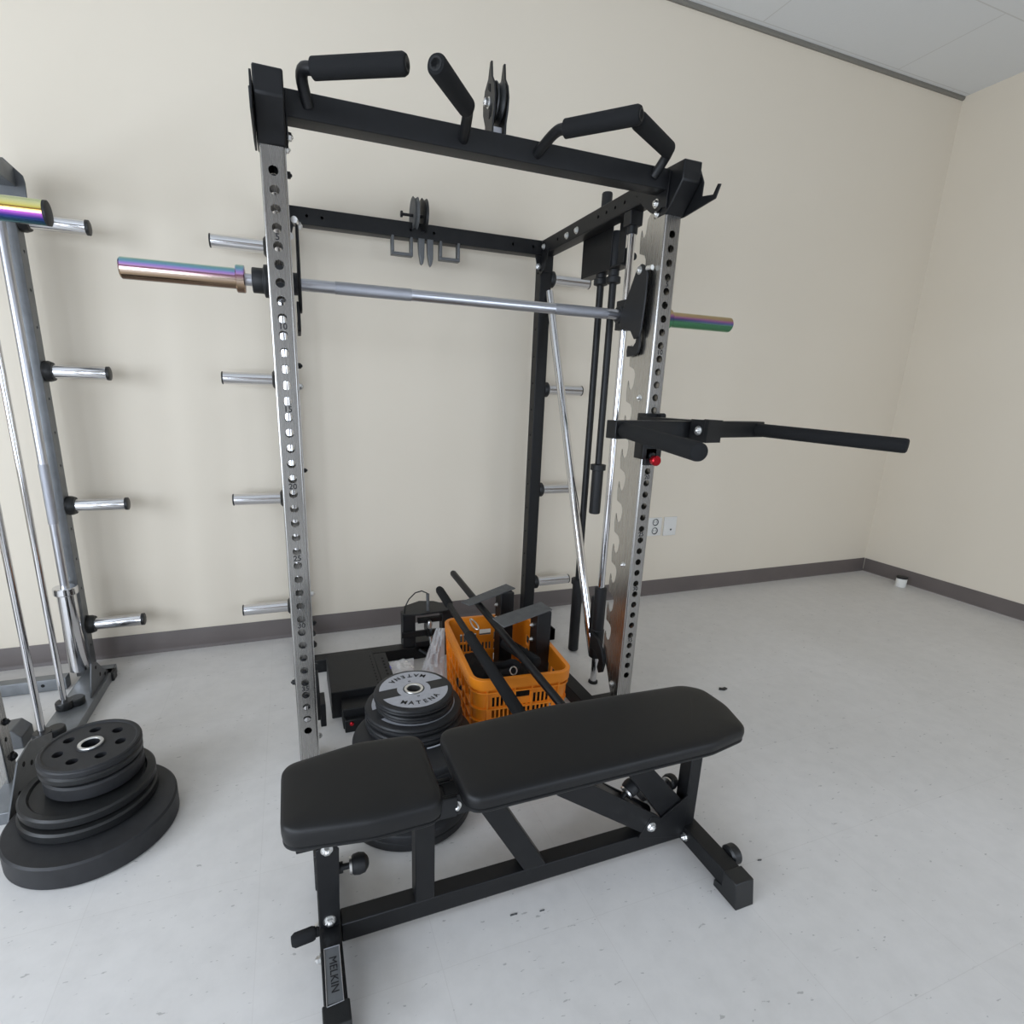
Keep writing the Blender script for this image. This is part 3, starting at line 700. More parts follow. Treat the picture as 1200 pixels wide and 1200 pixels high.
Bn('hinge_plate', G().box(.30, .40, Y0-.004, Y0+.003, .345, .41).box(.30, .40, Y1-.003, Y1+.004, .345, .41).box(.302, .356, Y0-.016, Y0-.005, .352, .412).box(.302, .356, Y1+.005, Y1+.016, .352, .412), BLACK2)

# ------------------------------------------------------------------ weight plates
def disc(c, z0, z1, r, hub=.026, lip=.008, rim=.02, hubr=.045):
    """plate with a raised rim, a shallow dish, a hub and an open bore"""
    t = z1-z0; m = (z0+z1)/2
    prof = [(hub, z0+.002), (hubr, z0), (hubr+.004, z0+lip*.6), (r-rim-.006, z0+lip*.6), (r-rim, z0), (r-.006, z0), (r, z0+.006), (r, z1-.006), (r-.006, z1), (r-rim, z1), (r-rim-.006, z1-lip*.6), (hubr+.004, z1-lip*.6), (hubr, z1), (hub, z1-.002)]
    return G().lathe(prof, (c[0], c[1], 0), 'z', 96, closed=True)
def ringhub(c, z, r0=.0262, r1=.036):
    return G().lathe([(r0, z-.03), (r0, z+.001), (r0+.002, z+.003), (r1, z+.003), (r1+.001, z), (r1-.003, z-.01)], (c[0], c[1], 0), 'z', 48, closed=True)

GL = 'black weight plates stacked on the left'
def plateL(c, z0, z1, r, label, mat=RUBBER, **k):
    t = thing('weight_plate', (c[0], c[1], z0), label, 'weight plate', GL)
    obj('disc', disc(c, z0, z1, r, **k), mat, t, 0); return t
pA = plateL((-.672, -.058), 0, .078, .236, 'largest thick black rubber plate on the floor, bottom of the left stack', RUBBER2, lip=.0, rim=.05)
plateL((-.690, -.012), .078, .112, .190, 'wide black plate just above the largest one in the left stack', lip=.012, rim=.025)
plateL((-.694, .008), .112, .145, .188, 'glossy rimmed wide black plate, second of its size in the left stack', lip=.012, rim=.025)
plateL((-.682, .035), .145, .195, .140, 'small thick plain black plate under the thin ones in the left stack', RUBBER2, lip=0, rim=.03)
plateL((-.690, .05), .195, .222, .145, 'thin black plate second from the top of the left stack', lip=.006)
# top plate with seven grip holes
c = (-.690, .052); z0, z1, r = .222, .25, .146
t = thing('weight_plate', (c[0], c[1], z0), 'top plate of the left stack with seven round holes and a steel hub', 'weight plate', GL)
g = G(); n7 = 7
ri, ro = .040, .128
def Pm(u, v, k):
    a = u; rr = v
    return Vector((c[0]+rr*math.cos(a), c[1]+rr*math.sin(a), (z1-.004) if k == 0 else (z0+.004)))
def polar_cells():
    rm = .088; hr = .0155
    for i in range(n7):
        a0 = 2*PI*i/n7+.35; a1 = a0+2*PI/n7; am = (a0+a1)/2
        K = 24
        inner = [[], []]; outer = [[], []]; 
        for k in (0, 1):
            z = (z1-.004) if k == 0 else (z0+.004)
            H = []
            O = []
            for j in range(48):
                ph = 2*PI*j/48
                # hole ring point
                er, et = Vector((math.cos(am), math.sin(am))), Vector((-math.sin(am), math.cos(am)))
                hp = Vector(c) + er*(rm+hr*math.cos(ph)) + et*(hr*1.12*math.sin(ph)); H.append((hp.x, hp.y, z))
                # outer boundary in polar rectangle
                du, dv = math.sin(ph), math.cos(ph); hu, hv0, hv1 = (a1-a0)/2, rm-ri, ro-rm
                tt = min(hu*rm/abs(du) if abs(du) > 1e-9 else 1e9, (hv1/dv if dv > 1e-9 else (hv0/-dv if dv < -1e-9 else 1e9)))
                rr = rm+dv*tt; aa = am+du*tt/rm
                O.append((c[0]+rr*math.cos(aa), c[1]+rr*math.sin(aa), z))
            F = [(j, 48+j, 48+(j+1) % 48, (j+1) % 48) for j in range(48)]
            g.poly(H+O, F)
            # corner fillers
            for (sa, rv) in ((1, ro), (1, ri), (-1, ro), (-1, ri)):
                ac = am+sa*(a1-a0)/2; q = (c[0]+rv*math.cos(ac), c[1]+rv*math.sin(ac), z)
                best = sorted(range(48), key=lambda j: (Vector(O[j])-Vector(q)).length)[:2]
                if abs(best[0]-best[1]) in (1, 47): g.poly([O[best[0]], O[best[1]], q], [(0, 1, 2)])
            if k == 0: H0 = H
        g.poly(H0+H, [(j, (j+1) % 48, 48+(j+1) % 48, 48+j) for j in range(48)])
polar_cells()
g.lathe([(ro-.0005, z0+.004), (ro+.003, z0), (r-.005, z0), (r, z0+.005), (r, z1-.009), (r-.003, z1-.005), (r-.002, z1-.003), (r-.006, z1), (ro+.004, z1), (ro-.0005, z1-.004)], (c[0], c[1], 0), 'z', 96, closed=True)
g.lathe([(.026, z0+.001), (ri+.001, z0+.003), (ri+.001, z1-.003), (.038, z1), (.026, z1)], (c[0], c[1], 0), 'z', 64, closed=True)
obj('disc', g, RUBBER2, t, 0)
obj('steel_hub', ringhub(c, z1), BOLT, t, 0, label='bright steel hub ring')

GC = 'black weight plates stacked inside the rack'
def graphic(c, z, r, rot, par, name='silver_marking', letters=True):
    """silver ring with two crescent bands above and below, lettering following the rim"""
    g = G(); ri_, rc, ro_ = r*.27, r*.42, r*.86
    N = 96; off = .0009
    def bnd(a):  # outer radius by angle: crescents cut off by straight horizontal chords
        x, y = math.cos(a), math.sin(a)
        if abs(y)*ro_ > r*.20: return ro_
        return rc
    def add(a0, a1, ra, rb, n_):
        for i in range(n_):
            t0, t1 = a0+(a1-a0)*i/n_, a0+(a1-a0)*(i+1)/n_
            q = [(ra(t0), t0), (rb(t0), t0), (rb(t1), t1), (ra(t1), t1)]
            g.poly([(c[0]+rr*math.cos(t+rot), c[1]+rr*math.sin(t+rot), z+off) for rr, t in q], [(0, 1, 2, 3)])
    add(0, 2*PI, lambda a: ri_, lambda a: rc, 72)
    h = r*.19
    am = math.asin(h/ro_)
    for sg in (0, PI):
        lo = lambda a, sg=sg: max(rc*.999, min(ro_, h/max(1e-4, abs(math.sin(a)))))
        add(am+sg, PI-am+sg, lo, lambda a: ro_, 60)
    o = obj(name, g, SILVERPAINT, par, 0, label='silver printed bands')
    if letters:
        gt = G(); word = 'MATENA'
        for sg in (0, PI):
            for i, ch in enumerate(word):
                a = -PI/2 + sg + (i-2.5)*.27 + rot
                rr = r*.66
                M = T((c[0]+rr*math.cos(a), c[1]+rr*math.sin(a), z+.0014)) @ Matrix.Rotation(a+PI/2, 4, 'Z')
                merge(gt, text_geo(ch, r*.21, M, .0003, .95, .0006))
        for sg in (0, PI):
            a = -PI/2+sg+rot; rr = r*.375
            M = T((c[0]+rr*math.cos(a), c[1]+rr*math.sin(a), z+.0014)) @ Matrix.Rotation(a+PI/2, 4, 'Z')
            merge(gt, text_geo('25', r*.075, M, .0003, 1, 0))
        obj('lettering', gt, INK, o, 0)
    return o
def plateC(c, z0, z1, r, label, rot=.12, letters=False, mat=RUBBER2, mark=True, band=None):
    t = thing('weight_plate', (c[0], c[1], z0), label, 'weight plate', GC)
    m_ = z0+(z1-z0)*.5
    prof = [(.026, z0+.001), (r-.012, z0), (r-.002, z0+.004), (r, z0+.01), (r-.001, m_-.003), (r-.005, m_), (r-.001, m_+.003), (r, z1-.01), (r-.003, z1-.004), (r-.012, z1), (.026, z1)]
    obj('disc', G().lathe(prof, (c[0], c[1], 0), 'z', 96, closed=True), mat, t, 0)
    if mark:
        graphic(c, z1, r, rot, t, letters=letters)
    if band:
        cb_ = band[3] if len(band) > 3 else c
        obj('silver_band', G().tube([(cb_[0]+band[0]*math.cos(a), cb_[1]+band[0]*math.sin(a), z1+.0005) for a in [band[1]+(band[2]-band[1])*k/20 for k in range(21)]], .003, 8), SILVERPAINT, t, 0, label='silver printed arc')
    if letters:
        obj('steel_hub', ringhub(c, z1, .0255, .036), BOLT, t, 0, label='bright steel hub ring')
    return t
plateC((.325, -.262), 0, .066, .225, 'largest black plate on the floor at the bottom of the rack stack', mark=False)
plateC((.345, -.225), .066, .133, .225, 'large black plate second from the floor in the rack stack', mark=False)
plateC((.368, -.15), .133, .20, .222, 'large black plate with a silver arc, third from the floor in the rack stack', mark=False, band=(.193, -1.55, -.95, (.391, -.062)))
plateC((.391, -.062), .20, .235, .187, 'medium black plate, lower of the two middle ones in the rack stack', mark=False, band=(.16, 0, 6.2))
plateC((.389, -.055), .235, .27, .184, 'medium black plate with silver band, upper of the two middle ones in the rack stack', rot=.3)
plateC((.393, -.062), .27, .30, .149, 'small black plate just beneath the lettered top plate in the rack stack', mark=False)
plateC((.389, -.062), .30, .33, .151, 'top plate of the rack stack, silver bands with black letters', rot=.10, letters=True)

# ------------------------------------------------------------------ orange crate
CC = Vector((.862, .215)); CR = math.radians(-4.5); CW, CL, CH = .205, .305, .325
crate = thing('plastic_crate', (CC.x, CC.y, 0), 'orange plastic crate full of gym attachments on the floor inside the rack', 'crate')
def crate_ring(r_corner=.05, n=8):
    """perimeter samples: list of (s, pos fn) using side pieces; returns function u->(x,y unit offsets)"""
    segs = []
    w, l, r = CW, CL, r_corner
    L1, L2, A = 2*(w-r), 2*(l-r), PI*r/2
    return w, l, r, L1, L2, A
w_, l_, r_, L1, L2, A_ = crate_ring()
PER = 2*(L1+L2)+4*A_
def cpos(u, off, zf):
    """u along perimeter starting at front-left going +x along the front; off outward; zf height 0..1"""
    u = u % PER; t = .955+.045*zf
    lst = [(L1, 'l', (-w_+r_, -l_), (1, 0), (0, -1)), (A_, 'a', (w_-r_, -l_+r_), -PI/2), (L2, 'l', (w_, -l_+r_), (0, 1), (1, 0)), (A_, 'a', (w_-r_, l_-r_), 0),
           (L1, 'l', (w_-r_, l_), (-1, 0), (0, 1)), (A_, 'a', (-w_+r_, l_-r_), PI/2), (L2, 'l', (-w_, l_-r_), (0, -1), (-1, 0)), (A_, 'a', (-w_+r_, -l_+r_), PI)]
    for it in lst:
        if u <= it[0]+1e-9:
            if it[1] == 'l': x, y = it[2][0]+it[3][0]*u, it[2][1]+it[3][1]*u; nx, ny = it[4]
            else:
                a = it[3]+u/r_; nx, ny = math.cos(a), math.sin(a); x, y = it[2][0]+r_*nx, it[2][1]+r_*ny
            x, y = x*t+nx*off, y*t+ny*off
            q = Matrix.Rotation(CR, 2) @ Vector((x, y)) + CC
            return q.x, q.y
        u -= it[0]
    return cpos(0, off, zf)
cuts = set(); slots = []
def zrange(a, b): return (a*CH, b*CH)
rowsF = [zrange(.60, .74), zrange(.44, .57), zrange(.24, .38), zrange(.10, .21)]
starts = [(0, L1, 'f'), (L1+A_, L2, 's'), (L1+A_+L2+A_, L1, 'f'), (2*L1+2*A_+L2+A_, L2, 's')]
for st, L, kd in starts:
    if kd == 'f':
        grp = [(.06, .36), (.64, .94)]
        for a, b in grp:
            n = 5; 
            for i in range(n):
                u0 = st+L*(a+(b-a)*(i+.18)/n); u1 = st+L*(a+(b-a)*(i+.82)/n)
                for z in rowsF: slots.append((u0, u1, *z))
        slots.append((st+L*.40, st+L*.60, CH*.70, CH*.80))
        for i in range(4):
            u0 = st+L*(.385+.24*(i+.2)/4); u1 = st+L*(.385+.24*(i+.8)/4)
            slots.append((u0, u1, CH*.46, CH*.60)); slots.append((u0, u1, CH*.12, CH*.3))
    else:
        n = 7
        for i in range(n):
            u0 = st+L*(.03+.94*(i+.2)/n); u1 = st+L*(.03+.94*(i+.8)/n)
            if kd == 's' and 2 < i < 4: slots.append((u0, u1, CH*.70, CH*.80))
            for z in (zrange(.60, .76), zrange(.44, .56), zrange(.26, .40), zrange(.10, .22)):
                if not (i == 3 and z[1] > CH*.7): slots.append((u0, u1, *z))
us = sorted({round(x, 5) for s_ in slots for x in s_[:2]} | {round(x, 5) for st, L, _ in starts for x in (st, st+L)} | {round(st+L+A_*k/6, 5) for st, L, _ in starts for k in range(1, 6)})
us = [u for u in us if u < PER-1e-4]
zs = sorted({round(x, 5) for s_ in slots for x in s_[2:]} | {0., CH})
g = G(); grid = {}
def gv(i, j, k):
    key = (i % len(us), j, k)
    if key not in grid:
        x, y = cpos(us[i % len(us)], -.004*k, zs[j]/CH); grid[key] = g.bm.verts.new((x, y, zs[j]))
    return grid[key]
def hole(i, j):
    if i < 0: i += len(us)
    i %= len(us)
    if j < 0 or j >= len(zs)-1: return True
    um = (us[i]+(us[i+1] if i+1 < len(us) else PER))/2; zm = (zs[j]+zs[j+1])/2
    return any(a < um < b and c_ < zm < d_ for a, b, c_, d_ in slots)
for i in range(len(us)):
    for j in range(len(zs)-1):
        if hole(i, j): continue
        g.bm.faces.new((gv(i, j, 0), gv(i+1, j, 0), gv(i+1, j+1, 0), gv(i, j+1, 0)))
        g.bm.faces.new((gv(i, j+1, 1), gv(i+1, j+1, 1), gv(i+1, j, 1), gv(i, j, 1)))
        if hole(i-1, j): g.bm.faces.new((gv(i, j, 0), gv(i, j+1, 0), gv(i, j+1, 1), gv(i, j, 1)))
        if hole(i+1, j): g.bm.faces.new((gv(i+1, j, 1), gv(i+1, j+1, 1), gv(i+1, j+1, 0), gv(i+1, j, 0)))
        if hole(i, j-1): g.bm.faces.new((gv(i, j, 1), gv(i+1, j, 1), gv(i+1, j, 0), gv(i, j, 0)))
        if hole(i, j+1): g.bm.faces.new((gv(i, j+1, 0), gv(i+1, j+1, 0), gv(i+1, j+1, 1), gv(i, j+1, 1)))
obj('lattice_wall', g, ORANGE, crate, 0)
def ring(g, z0, z1, o0, o1, n=120):
    R = [[g.bm.verts.new((*cpos(PER*k/n, o, z/CH), z)) for k in range(n)] for o, z in ((o0, z0), (o1, z0), (o1, z1), (o0, z1))]
    for a in range(4):
        A, B = R[a], R[(a+1) % 4]
        for k in range(n): g.bm.faces.new((A[k], A[(k+1) % n], B[(k+1) % n], B[k]))
g = G(); ring(g, CH-.008, CH+.004, -.005, .014); ring(g, CH-.042, CH-.008, .011, .014); ring(g, CH-.062, CH-.056, 0, .012)
obj('rim', g, ORANGE, crate, .0015)
g = G()
for z in (.575, .40, .23, .02): ring(g, CH*z, CH*z+.006, 0, .010)
obj('horizontal_rib', g, ORANGE, crate, 0)
g = G()
rib_u = []
for st, L, kd in starts:
    n = (0, .38, .62, 1) if kd == 'f' else (0, .17, .30, .43, .57, .70, .83, 1)
    rib_u += [st+L*f for f in n]
for u in rib_u:
    V = []
    for z in (0.005, CH-.04):
        for du, o in ((-.003, 0), (.003, 0), (.003, .010), (-.003, .010)): V.append((*cpos(u+du, o, z/CH), z))
    g.poly(V, [(0, 1, 2, 3), (7, 6, 5, 4), (0, 4, 5, 1), (1, 5, 6, 2), (2, 6, 7, 3), (3, 7, 4, 0)])
obj('vertical_rib', g, ORANGE, crate, 0)
g = G(); pts = [cpos(PER*k/80, -.004, .02) for k in range(80)]
g.prism(pts, 'z', .004, .012); obj('crate_floor', g, ORANGE, crate, 0)

# things in and across the crate
def lump(name, c, size, seed, mat, label, cat, rz=0, group=None):
    random.seed(seed); g = G(); bmesh.ops.create_icosphere(g.bm, subdivisions=4, radius=1)
    from mathutils import noise as nz
    for v in g.bm.verts:
        n = nz.noise(v.co*2.2+Vector((seed, 0, 0)))*.3 + nz.noise(v.co*6+Vector((0, seed, 0)))*.1
        v.co *= 1+n
        v.co = Vector((v.co.x*size[0], v.co.y*size[1], v.co.z*size[2]))
    bmesh.ops.transform(g.bm, matrix=T(c) @ Matrix.Rotation(rz, 4, 'Z'), verts=g.bm.verts)
    o = obj(name, g, mat); return tag(o, label, cat, group)
lump('strap_bundle', (.76, .22, .155), (.10, .20, .07), 3, CLOTH, 'black bundle of webbing straps lying in the left of the orange crate', 'strap')
lump('gear_pouch', (.93, .16, .13), (.11, .20, .07), 5, CLOTH, 'black fabric pouch lying in the right of the orange crate', 'pouch')
ge = thing('ankle_strap', (.84, .13, .20), 'black ankle strap with a small steel ring lying in the orange crate', 'strap')
obj('band', G().tube([Vector((.84, .13, .24))+Vector((.07*math.cos(a), .05*math.sin(a), .01*math.sin(3*a))) for a in [2*PI*k/24 for k in range(25)]], .016, 10), CLOTH, ge, 0)
obj('ring', G().tube([Vector((.86, .07, .26))+Vector((.016*math.cos(a), .006*math.sin(a), .016*math.sin(a))) for a in [2*PI*k/16 for k in range(17)]], .003, 8), BOLT, ge, 0)
rg = tag(obj('foam_roller', G().tube([Vector((.852, .165, .352)).lerp(Vector((.912, -.055, .352)), t_) for t_ in (0, .02, .95, .985, 1)], [.022, .027, .027, .023, .012], 28), FOAM), 'short black foam roller pad resting on the front rim of the orange crate', 'foam roller')
# two long bars across the crate
def longbar(name, a, b, radii, label):
    a, b = Vector(a), Vector(b); t = thing(name, tuple(b), label, 'cable bar', 'cable bars lying across the crate')
    return a, b, t
a, b, t = longbar('lat_bar', (.668, .60, .46), (.70, -.14, .362), 0, 'black bar with thick foam grips lying across the orange crate')
d = (b-a); dn = d.normalized()
obj('bar_shaft', G().tube([a, b+dn*.30], .0145, 20), BLACK, t, 0)
obj('foam_grip', G().tube([a-dn*.02, a-dn*.016, a, a+dn*.14, a+dn*.155], [.008, .017, .021, .021, .016], 24), FOAM, t, 0)
q = a.lerp(b, .56)
obj('foam_grip', G().tube([q, q+dn*.01, q+dn*.58, q+dn*.59], [.015, .023, .024, .018], 24), FOAM, t, 0)
hk = a.lerp(b, .52)
car = thing('carabiner', (.75, .27, .45), 'small steel carabiner on the black bar over the orange crate', 'carabiner')
kx = Vector((1, 0, .15)).normalized()
obj('loop', G().tube([Vector((.731, .24, .424)) + kx*(.0105*math.cos(a_)*(1+.25*math.sin(a_))) + dn*(.046*math.sin(a_)) for a_ in [2*PI*k/28 for k in range(29)]], .0038, 10), BOLT, car, 0)
a, b, t = longbar('straight_bar', (.750, .66, .53), (.862, -.12, .362), 0, 'slim plain black bar across the orange crate, right of the foam grip bar')
dn = (b-a).normalized()
obj('bar_shaft', G().tube([a, a+dn*.01, b+dn*.28, b+dn*.29], [.012, .0165, .0165, .012], 20), BLACK, t, 0)
a3, b3 = Vector((.80, .50, .44)), Vector((.93, .05, .34))
# two spotter brackets standing in the crate
def bracket(P4, z, post, zb, label):
    t = thing('spotter_bracket', (post[0], post[1], zb), label, 'bracket', 'black brackets with flat plates standing in the crate')
    g = G().prism(P4, 'z', z-.006, z)
    obj('flat_plate', g, FLATGREY, t, .0015, label='flat grey rubber topped plate')
    x, y = post
    obj('post_tube', G().box(x-.035, x+.035, y-.035, y+.035, zb, z-.006, rz=.03), BLACK, t, .003)
    obj('bolt', bolt(bolt(G(), (x-.035, y+.01, z-.08), 'x', -1, .008), (x-.035, y+.01, z-.15), 'x', -1, .008), BOLT, t, 0)
bracket([(.786, .02), (1.067, .135), (1.056, .232), (.772, .12)], .50, (1.022, .155), .02, 'black bracket with a flat grey plate, nearer the front right corner of the crate')
bracket([(.725, .283), (1.011, .434), (.988, .504), (.696, .334)], .50, (.952, .425), .02, 'black bracket with a flat grey plate, towards the back of the crate')

# ------------------------------------------------------------------ low black boxes and bags at the left inside the rack
fb = thing('foot_platform', (.25, .48, 0), 'low black steel foot platform on the floor at the left inside the rack', 'platform')
obj('platform_top', G().box(.105, .335, .34, .70, .0, .13), BLACK2, fb, .003)
obj('perforated_edge', G().box(.335, .395, .36, .66, .09, .128), BLACK2, fb, .001)
g = G()
for k in range(10): g.box(.312, .318, .36+.03*k, .372+.03*k, .1295, .1305)
for k in range(7): g.box(.366, .376, .40+.032*k, .415+.032*k, .1275, .1290)
obj('slot', g, HOLE, fb, 0)
obj('step', G().box(.145, .34, .245, .338, .0, .095), BLACK2, fb, .003)
g = G().box(.15, .24, .215, .245, .0, .06); obj('sensor_box', g, BLACK, fb, .003)
obj('red_button', G().lathe([(.009, 0), (.009, -.006), (.006, -.008)], (.178, .215, .043), 'y', 16), RED, fb, 0)
tag(obj('wedge_block', G().prism([(.22, .16), (.30, .16), (.31, .14), (.31, .07), (.27, .05), (.22, .06)], 'x', .055, .078), BLACK2, bevel=.003), 'small black chamfered block beside the left upright', 'block') if 0 else None
obj('catch_hook', G().prism([(.20, .165), (.30, .165), (.31, .14), (.31, .07), (.27, .05), (.20, .06)], 'x', .052, .075), BLACK2, rack, .003)

def sheet(name, corners, seed, amp, mat, nx=26, ny=22, puff=.03):
    from mathutils import noise as nz
    A, B, C_, D = map(Vector, corners); g = G(); V = {}
    for k in (0, 1):
        for i in range(nx+1):
            for j in range(ny+1):
                u, v = i/nx, j/ny; p0 = (A*(1-u)+B*u)*(1-v)+(D*(1-u)+C_*u)*v
                nrm = (B-A).cross(D-A).normalized(); e = math.sin(PI*u)*math.sin(PI*v)
                n = nz.noise(Vector((u*7+seed, v*7, k*3.1)))*amp + abs(nz.noise(Vector((u*3, v*9+seed, k))))*amp
                V[i, j, k] = g.bm.verts.new(p0 + nrm*((1 if k else -.25)*puff*e**.6 + n*(e**.4)*(1 if k else .3)))
        for i in range(nx):
            for j in range(ny): g.bm.faces.new((V[i, j, k], V[i+1, j, k], V[i+1, j+1, k], V[i, j+1, k]))
    return g
zb = thing('zip_bag', (.45, .52, .13), 'flat clear zip bag with a blue strip lying on the black foot platform', 'plastic bag')
obj('film', sheet('f', [(.375, .44, .105), (.50, .43, .105), (.53, .60, .105), (.37, .60, .105)], 2, .012, BAG, puff=.014), BAG, zb, 0)
obj('zip_strip', G().tube([(.388, .44, .122), (.395, .50, .126), (.386, .60, .116)], .0035, 8), BLUE, zb, 0)
lump('x', (0, 0, 0), (1, 1, 1), 1, PAPER, 'x', 'x') if 0 else None
obj('folded_sheet', G().box(.43, .50, .48, .57, .108, .112, rz=.3), PAPER, zb, 0, label='white folded slip')
cb = thing('plastic_bag', (.63, .55, 0), 'crumpled clear plastic bag between the pulley tower and the orange crate', 'plastic bag')
obj('film', sheet('f', [(.52, .50, .01), (.66, .46, .01), (.695, .60, .25), (.66, .64, .24)], 5, .035, BAG, puff=.05), BAG, cb, 0)

# ------------------------------------------------------------------ second machine at the left edge
lm = thing('smith_machine', (-1.75, .68, 0), 'grey steel smith machine cut off by the left edge of the photo', 'smith machine')
def Ln(n, g, m, b=.0015, **k): return obj(n, g, m, lm, b, **k)
for X in (-1.035, -2.44):
    s = 1 if X > -2 else -1
    Ln('rear_post', G().perf_tube(.07, .07, 2.24, T((X, 1.125, 0)), sides=[.15+.15*i for i in range(14)], r=.007), GREYPAINT, 0)
    Ln('front_post', G().perf_tube(.07, .07, 2.25, T((X, .245, 0)), fronts=[.2+.05*i for i in range(38)], sides=[.33, .2], r=.009), STEEL, 0, label='stainless front upright')
    Ln('side_beam', G().box(min(X-s*.034, X+s*.06), max(X-s*.034, X+s*.06), .28, 1.09, 2.18, 2.25), GREYPAINT, .003)
    Ln('floor_beam', G().box(min(X+s*.015, X+s*.14), max(X+s*.015, X+s*.14), .05, 1.09, 0, .045), GREYPAINT, .003)
    Ln('guide_rod', G().tube([(X+s*.045, .70, .05), (X+s*.045, .70, 2.18)], .0125, 20), CHROME, 0)
    Ln('guide_rod', G().tube([(X+s*.045, .47, .05), (X+s*.045, .47, 2.18)], .0125, 20), CHROME, 0)
    g = G()
    for y in (.70, .47): g.lathe([(.03, .045), (.033, .05), (.033, .075), (.03, .08)], (X+s*.045, y, 0), 'z', 28); g.lathe([(.028, .045), (.031, .05), (.031, .074), (.027, .078)], (X+s*.082, y+.025, 0), 'z', 28)
    Ln('rubber_buffer', g, RUBBER, 0)
    for z in (2.068, 1.468, .862, .258):
        pg = Ln('weight_peg', G().tube([(X+s*.05, 1.125, z), (X+s*.272, 1.125, z)], .0295, 32), CHROME, .002, label='chrome plate storage peg')
        obj('peg_collar', G().lathe([(.041, s*.034), (.045, s*.04), (.045, s*.055), (.039, s*.07)], (X, 1.125, z), 'x', 28), RUBBER, pg, 0)
        obj('peg_cap', G().lathe([(.0305, s*.268), (.0305, s*.28), (.027, s*.282)], (X, 1.125, z), 'x', 28), RUBBER, pg, 0)
    xa = X+s*.12
    Ln('rear_gusset', G().prism([(.765, .0), (.76, .055), (.82, .185), (.885, .16), (.94, .105), (1.02, .04), (1.03, .0)], 'x', min(xa, xa+s*.006), max(xa, xa+s*.006)), GREYDARK, .001)
    Ln('front_gusset', G().prism([(-.08, .0), (-.06, .03), (.0, .10), (.09, .2), (.19, .212), (.35, .14), (.30, .0)], 'x', min(xa, xa+s*.006), max(xa, xa+s*.006)), GREYDARK, .001)
    g = G()
    for y, z in ((.86, .145), (.90, .09), (.96, .06), (.80, .03), (.12, .17), (.17, .14), (.06, .10), (.25, .10)): g.lathe([(.009, 0), (.009, s*.0008)], (xa+s*.006, y, z), 'x', 16)
    Ln('bolt_hole', g, HOLE, 0)
    Ln('rubber_foot', G().box(min(xa-.03, xa+.03), max(xa-.03, xa+.03), .99, 1.045, 0, .045), RUBBER, .003)
    Ln('top_gusset', G().prism([(X-.035, 2.28), (X+s*.03, 2.28), (X+s*.086, 2.225), (X+s*.09, 2.20), (X+s*.088, 2.135), (X-.035, 2.135)], 'y', 1.082, 1.089), GREYDARK, .001)
g = G().perf_tube(.06, .055, 1.335, T((-2.405, .99, .032)) @ Matrix.Rotation(PI/2, 4, 'Y'), r=.008)
Ln('rear_floor_beam', g, GREYPAINT, .002)
g = G(); g.lathe([(.008, 0), (.008, -.0008)], (-1.16, .9625, .035), 'y', 16); Ln('bolt_hole', g, HOLE, 0)
Ln('pedal_block', G().prism([(-1.17, 0), (-1.07, 0), (-1.07, .05), (-1.10, .085), (-1.17, .08)], 'y', .50, .60), GREYDARK, .004)
Ln('bolt', bolt(bolt(G(), (-1.0, .262, .12), 'x', 1, .013), (-1.0, .262, .26), 'x', 1, .01), BLACK2, 0)
for X in (-1.035, -2.44):
    Ln('bar_arm', G().box(X-.03, X+.03, .065, .21, 1.80, 1.853).box(X-.03, X+.03, .055, .067, 1.82, 1.90), BLACK, .003)
lb = thing('barbell', (-1.74, .10, 1.86), 'barbell with a gold and purple sleeve poking in from the left edge', 'barbell', 'barbells with rainbow sleeves')
LBY, LBZ = .10, 1.875
obj('sleeve', G().lathe([(.032, -.99), (.032, -.594)], (0, LBY, LBZ), 'x', 48), RB_C, lb, 0, label='gold and purple rainbow sleeve')
obj('end_cap', G().lathe([(.0322, -.595), (.0322, -.588), (.028, -.587)], (0, LBY, LBZ), 'x', 40), BLACK2, lb, 0)
obj('sleeve', G().lathe([(.032, -2.52), (.032, -2.90)], (0, LBY, LBZ), 'x', 48), RB_C, lb, 0)
obj('sleeve_collar', G().lathe([(.043, -1.015), (.043, -.99)], (0, LBY, LBZ), 'x', 40).lathe([(.043, -2.50), (.043, -2.52)], (0, LBY, LBZ), 'x', 40), RB_C, lb, .002)
obj('shaft', G().tube([(-2.5, LBY, LBZ), (-1.01, LBY, LBZ)], .0205, 24), CHROME2, lb, 0)
vb = thing('barbell', (-1.025, 1.035, .03), 'plain chrome barbell standing upright against the rear post of the left machine', 'barbell')
vx, vy = -1.03, 1.025
obj('shaft', G().tube([(vx, vy, .46), (vx, vy, .80)], .018, 24).tube([(vx, vy, 1.07), (vx, vy, 2.10)], .018, 24), CHROME2, vb, 0)
obj('knurling', G().tube([(vx, vy, .80), (vx, vy, 1.07)], .0195, 24), KNURL, vb, 0)
obj('sleeve', G().lathe([(.034, .066), (.038, .07), (.038, .46)], (vx, vy, 0), 'z', 40), CHROME, vb, 0)
obj('sleeve_collar', G().lathe([(.046, .46), (.049, .464), (.049, .492), (.046, .496), (.02, .496)], (vx, vy, 0), 'z', 40), CHROME, vb, 0)

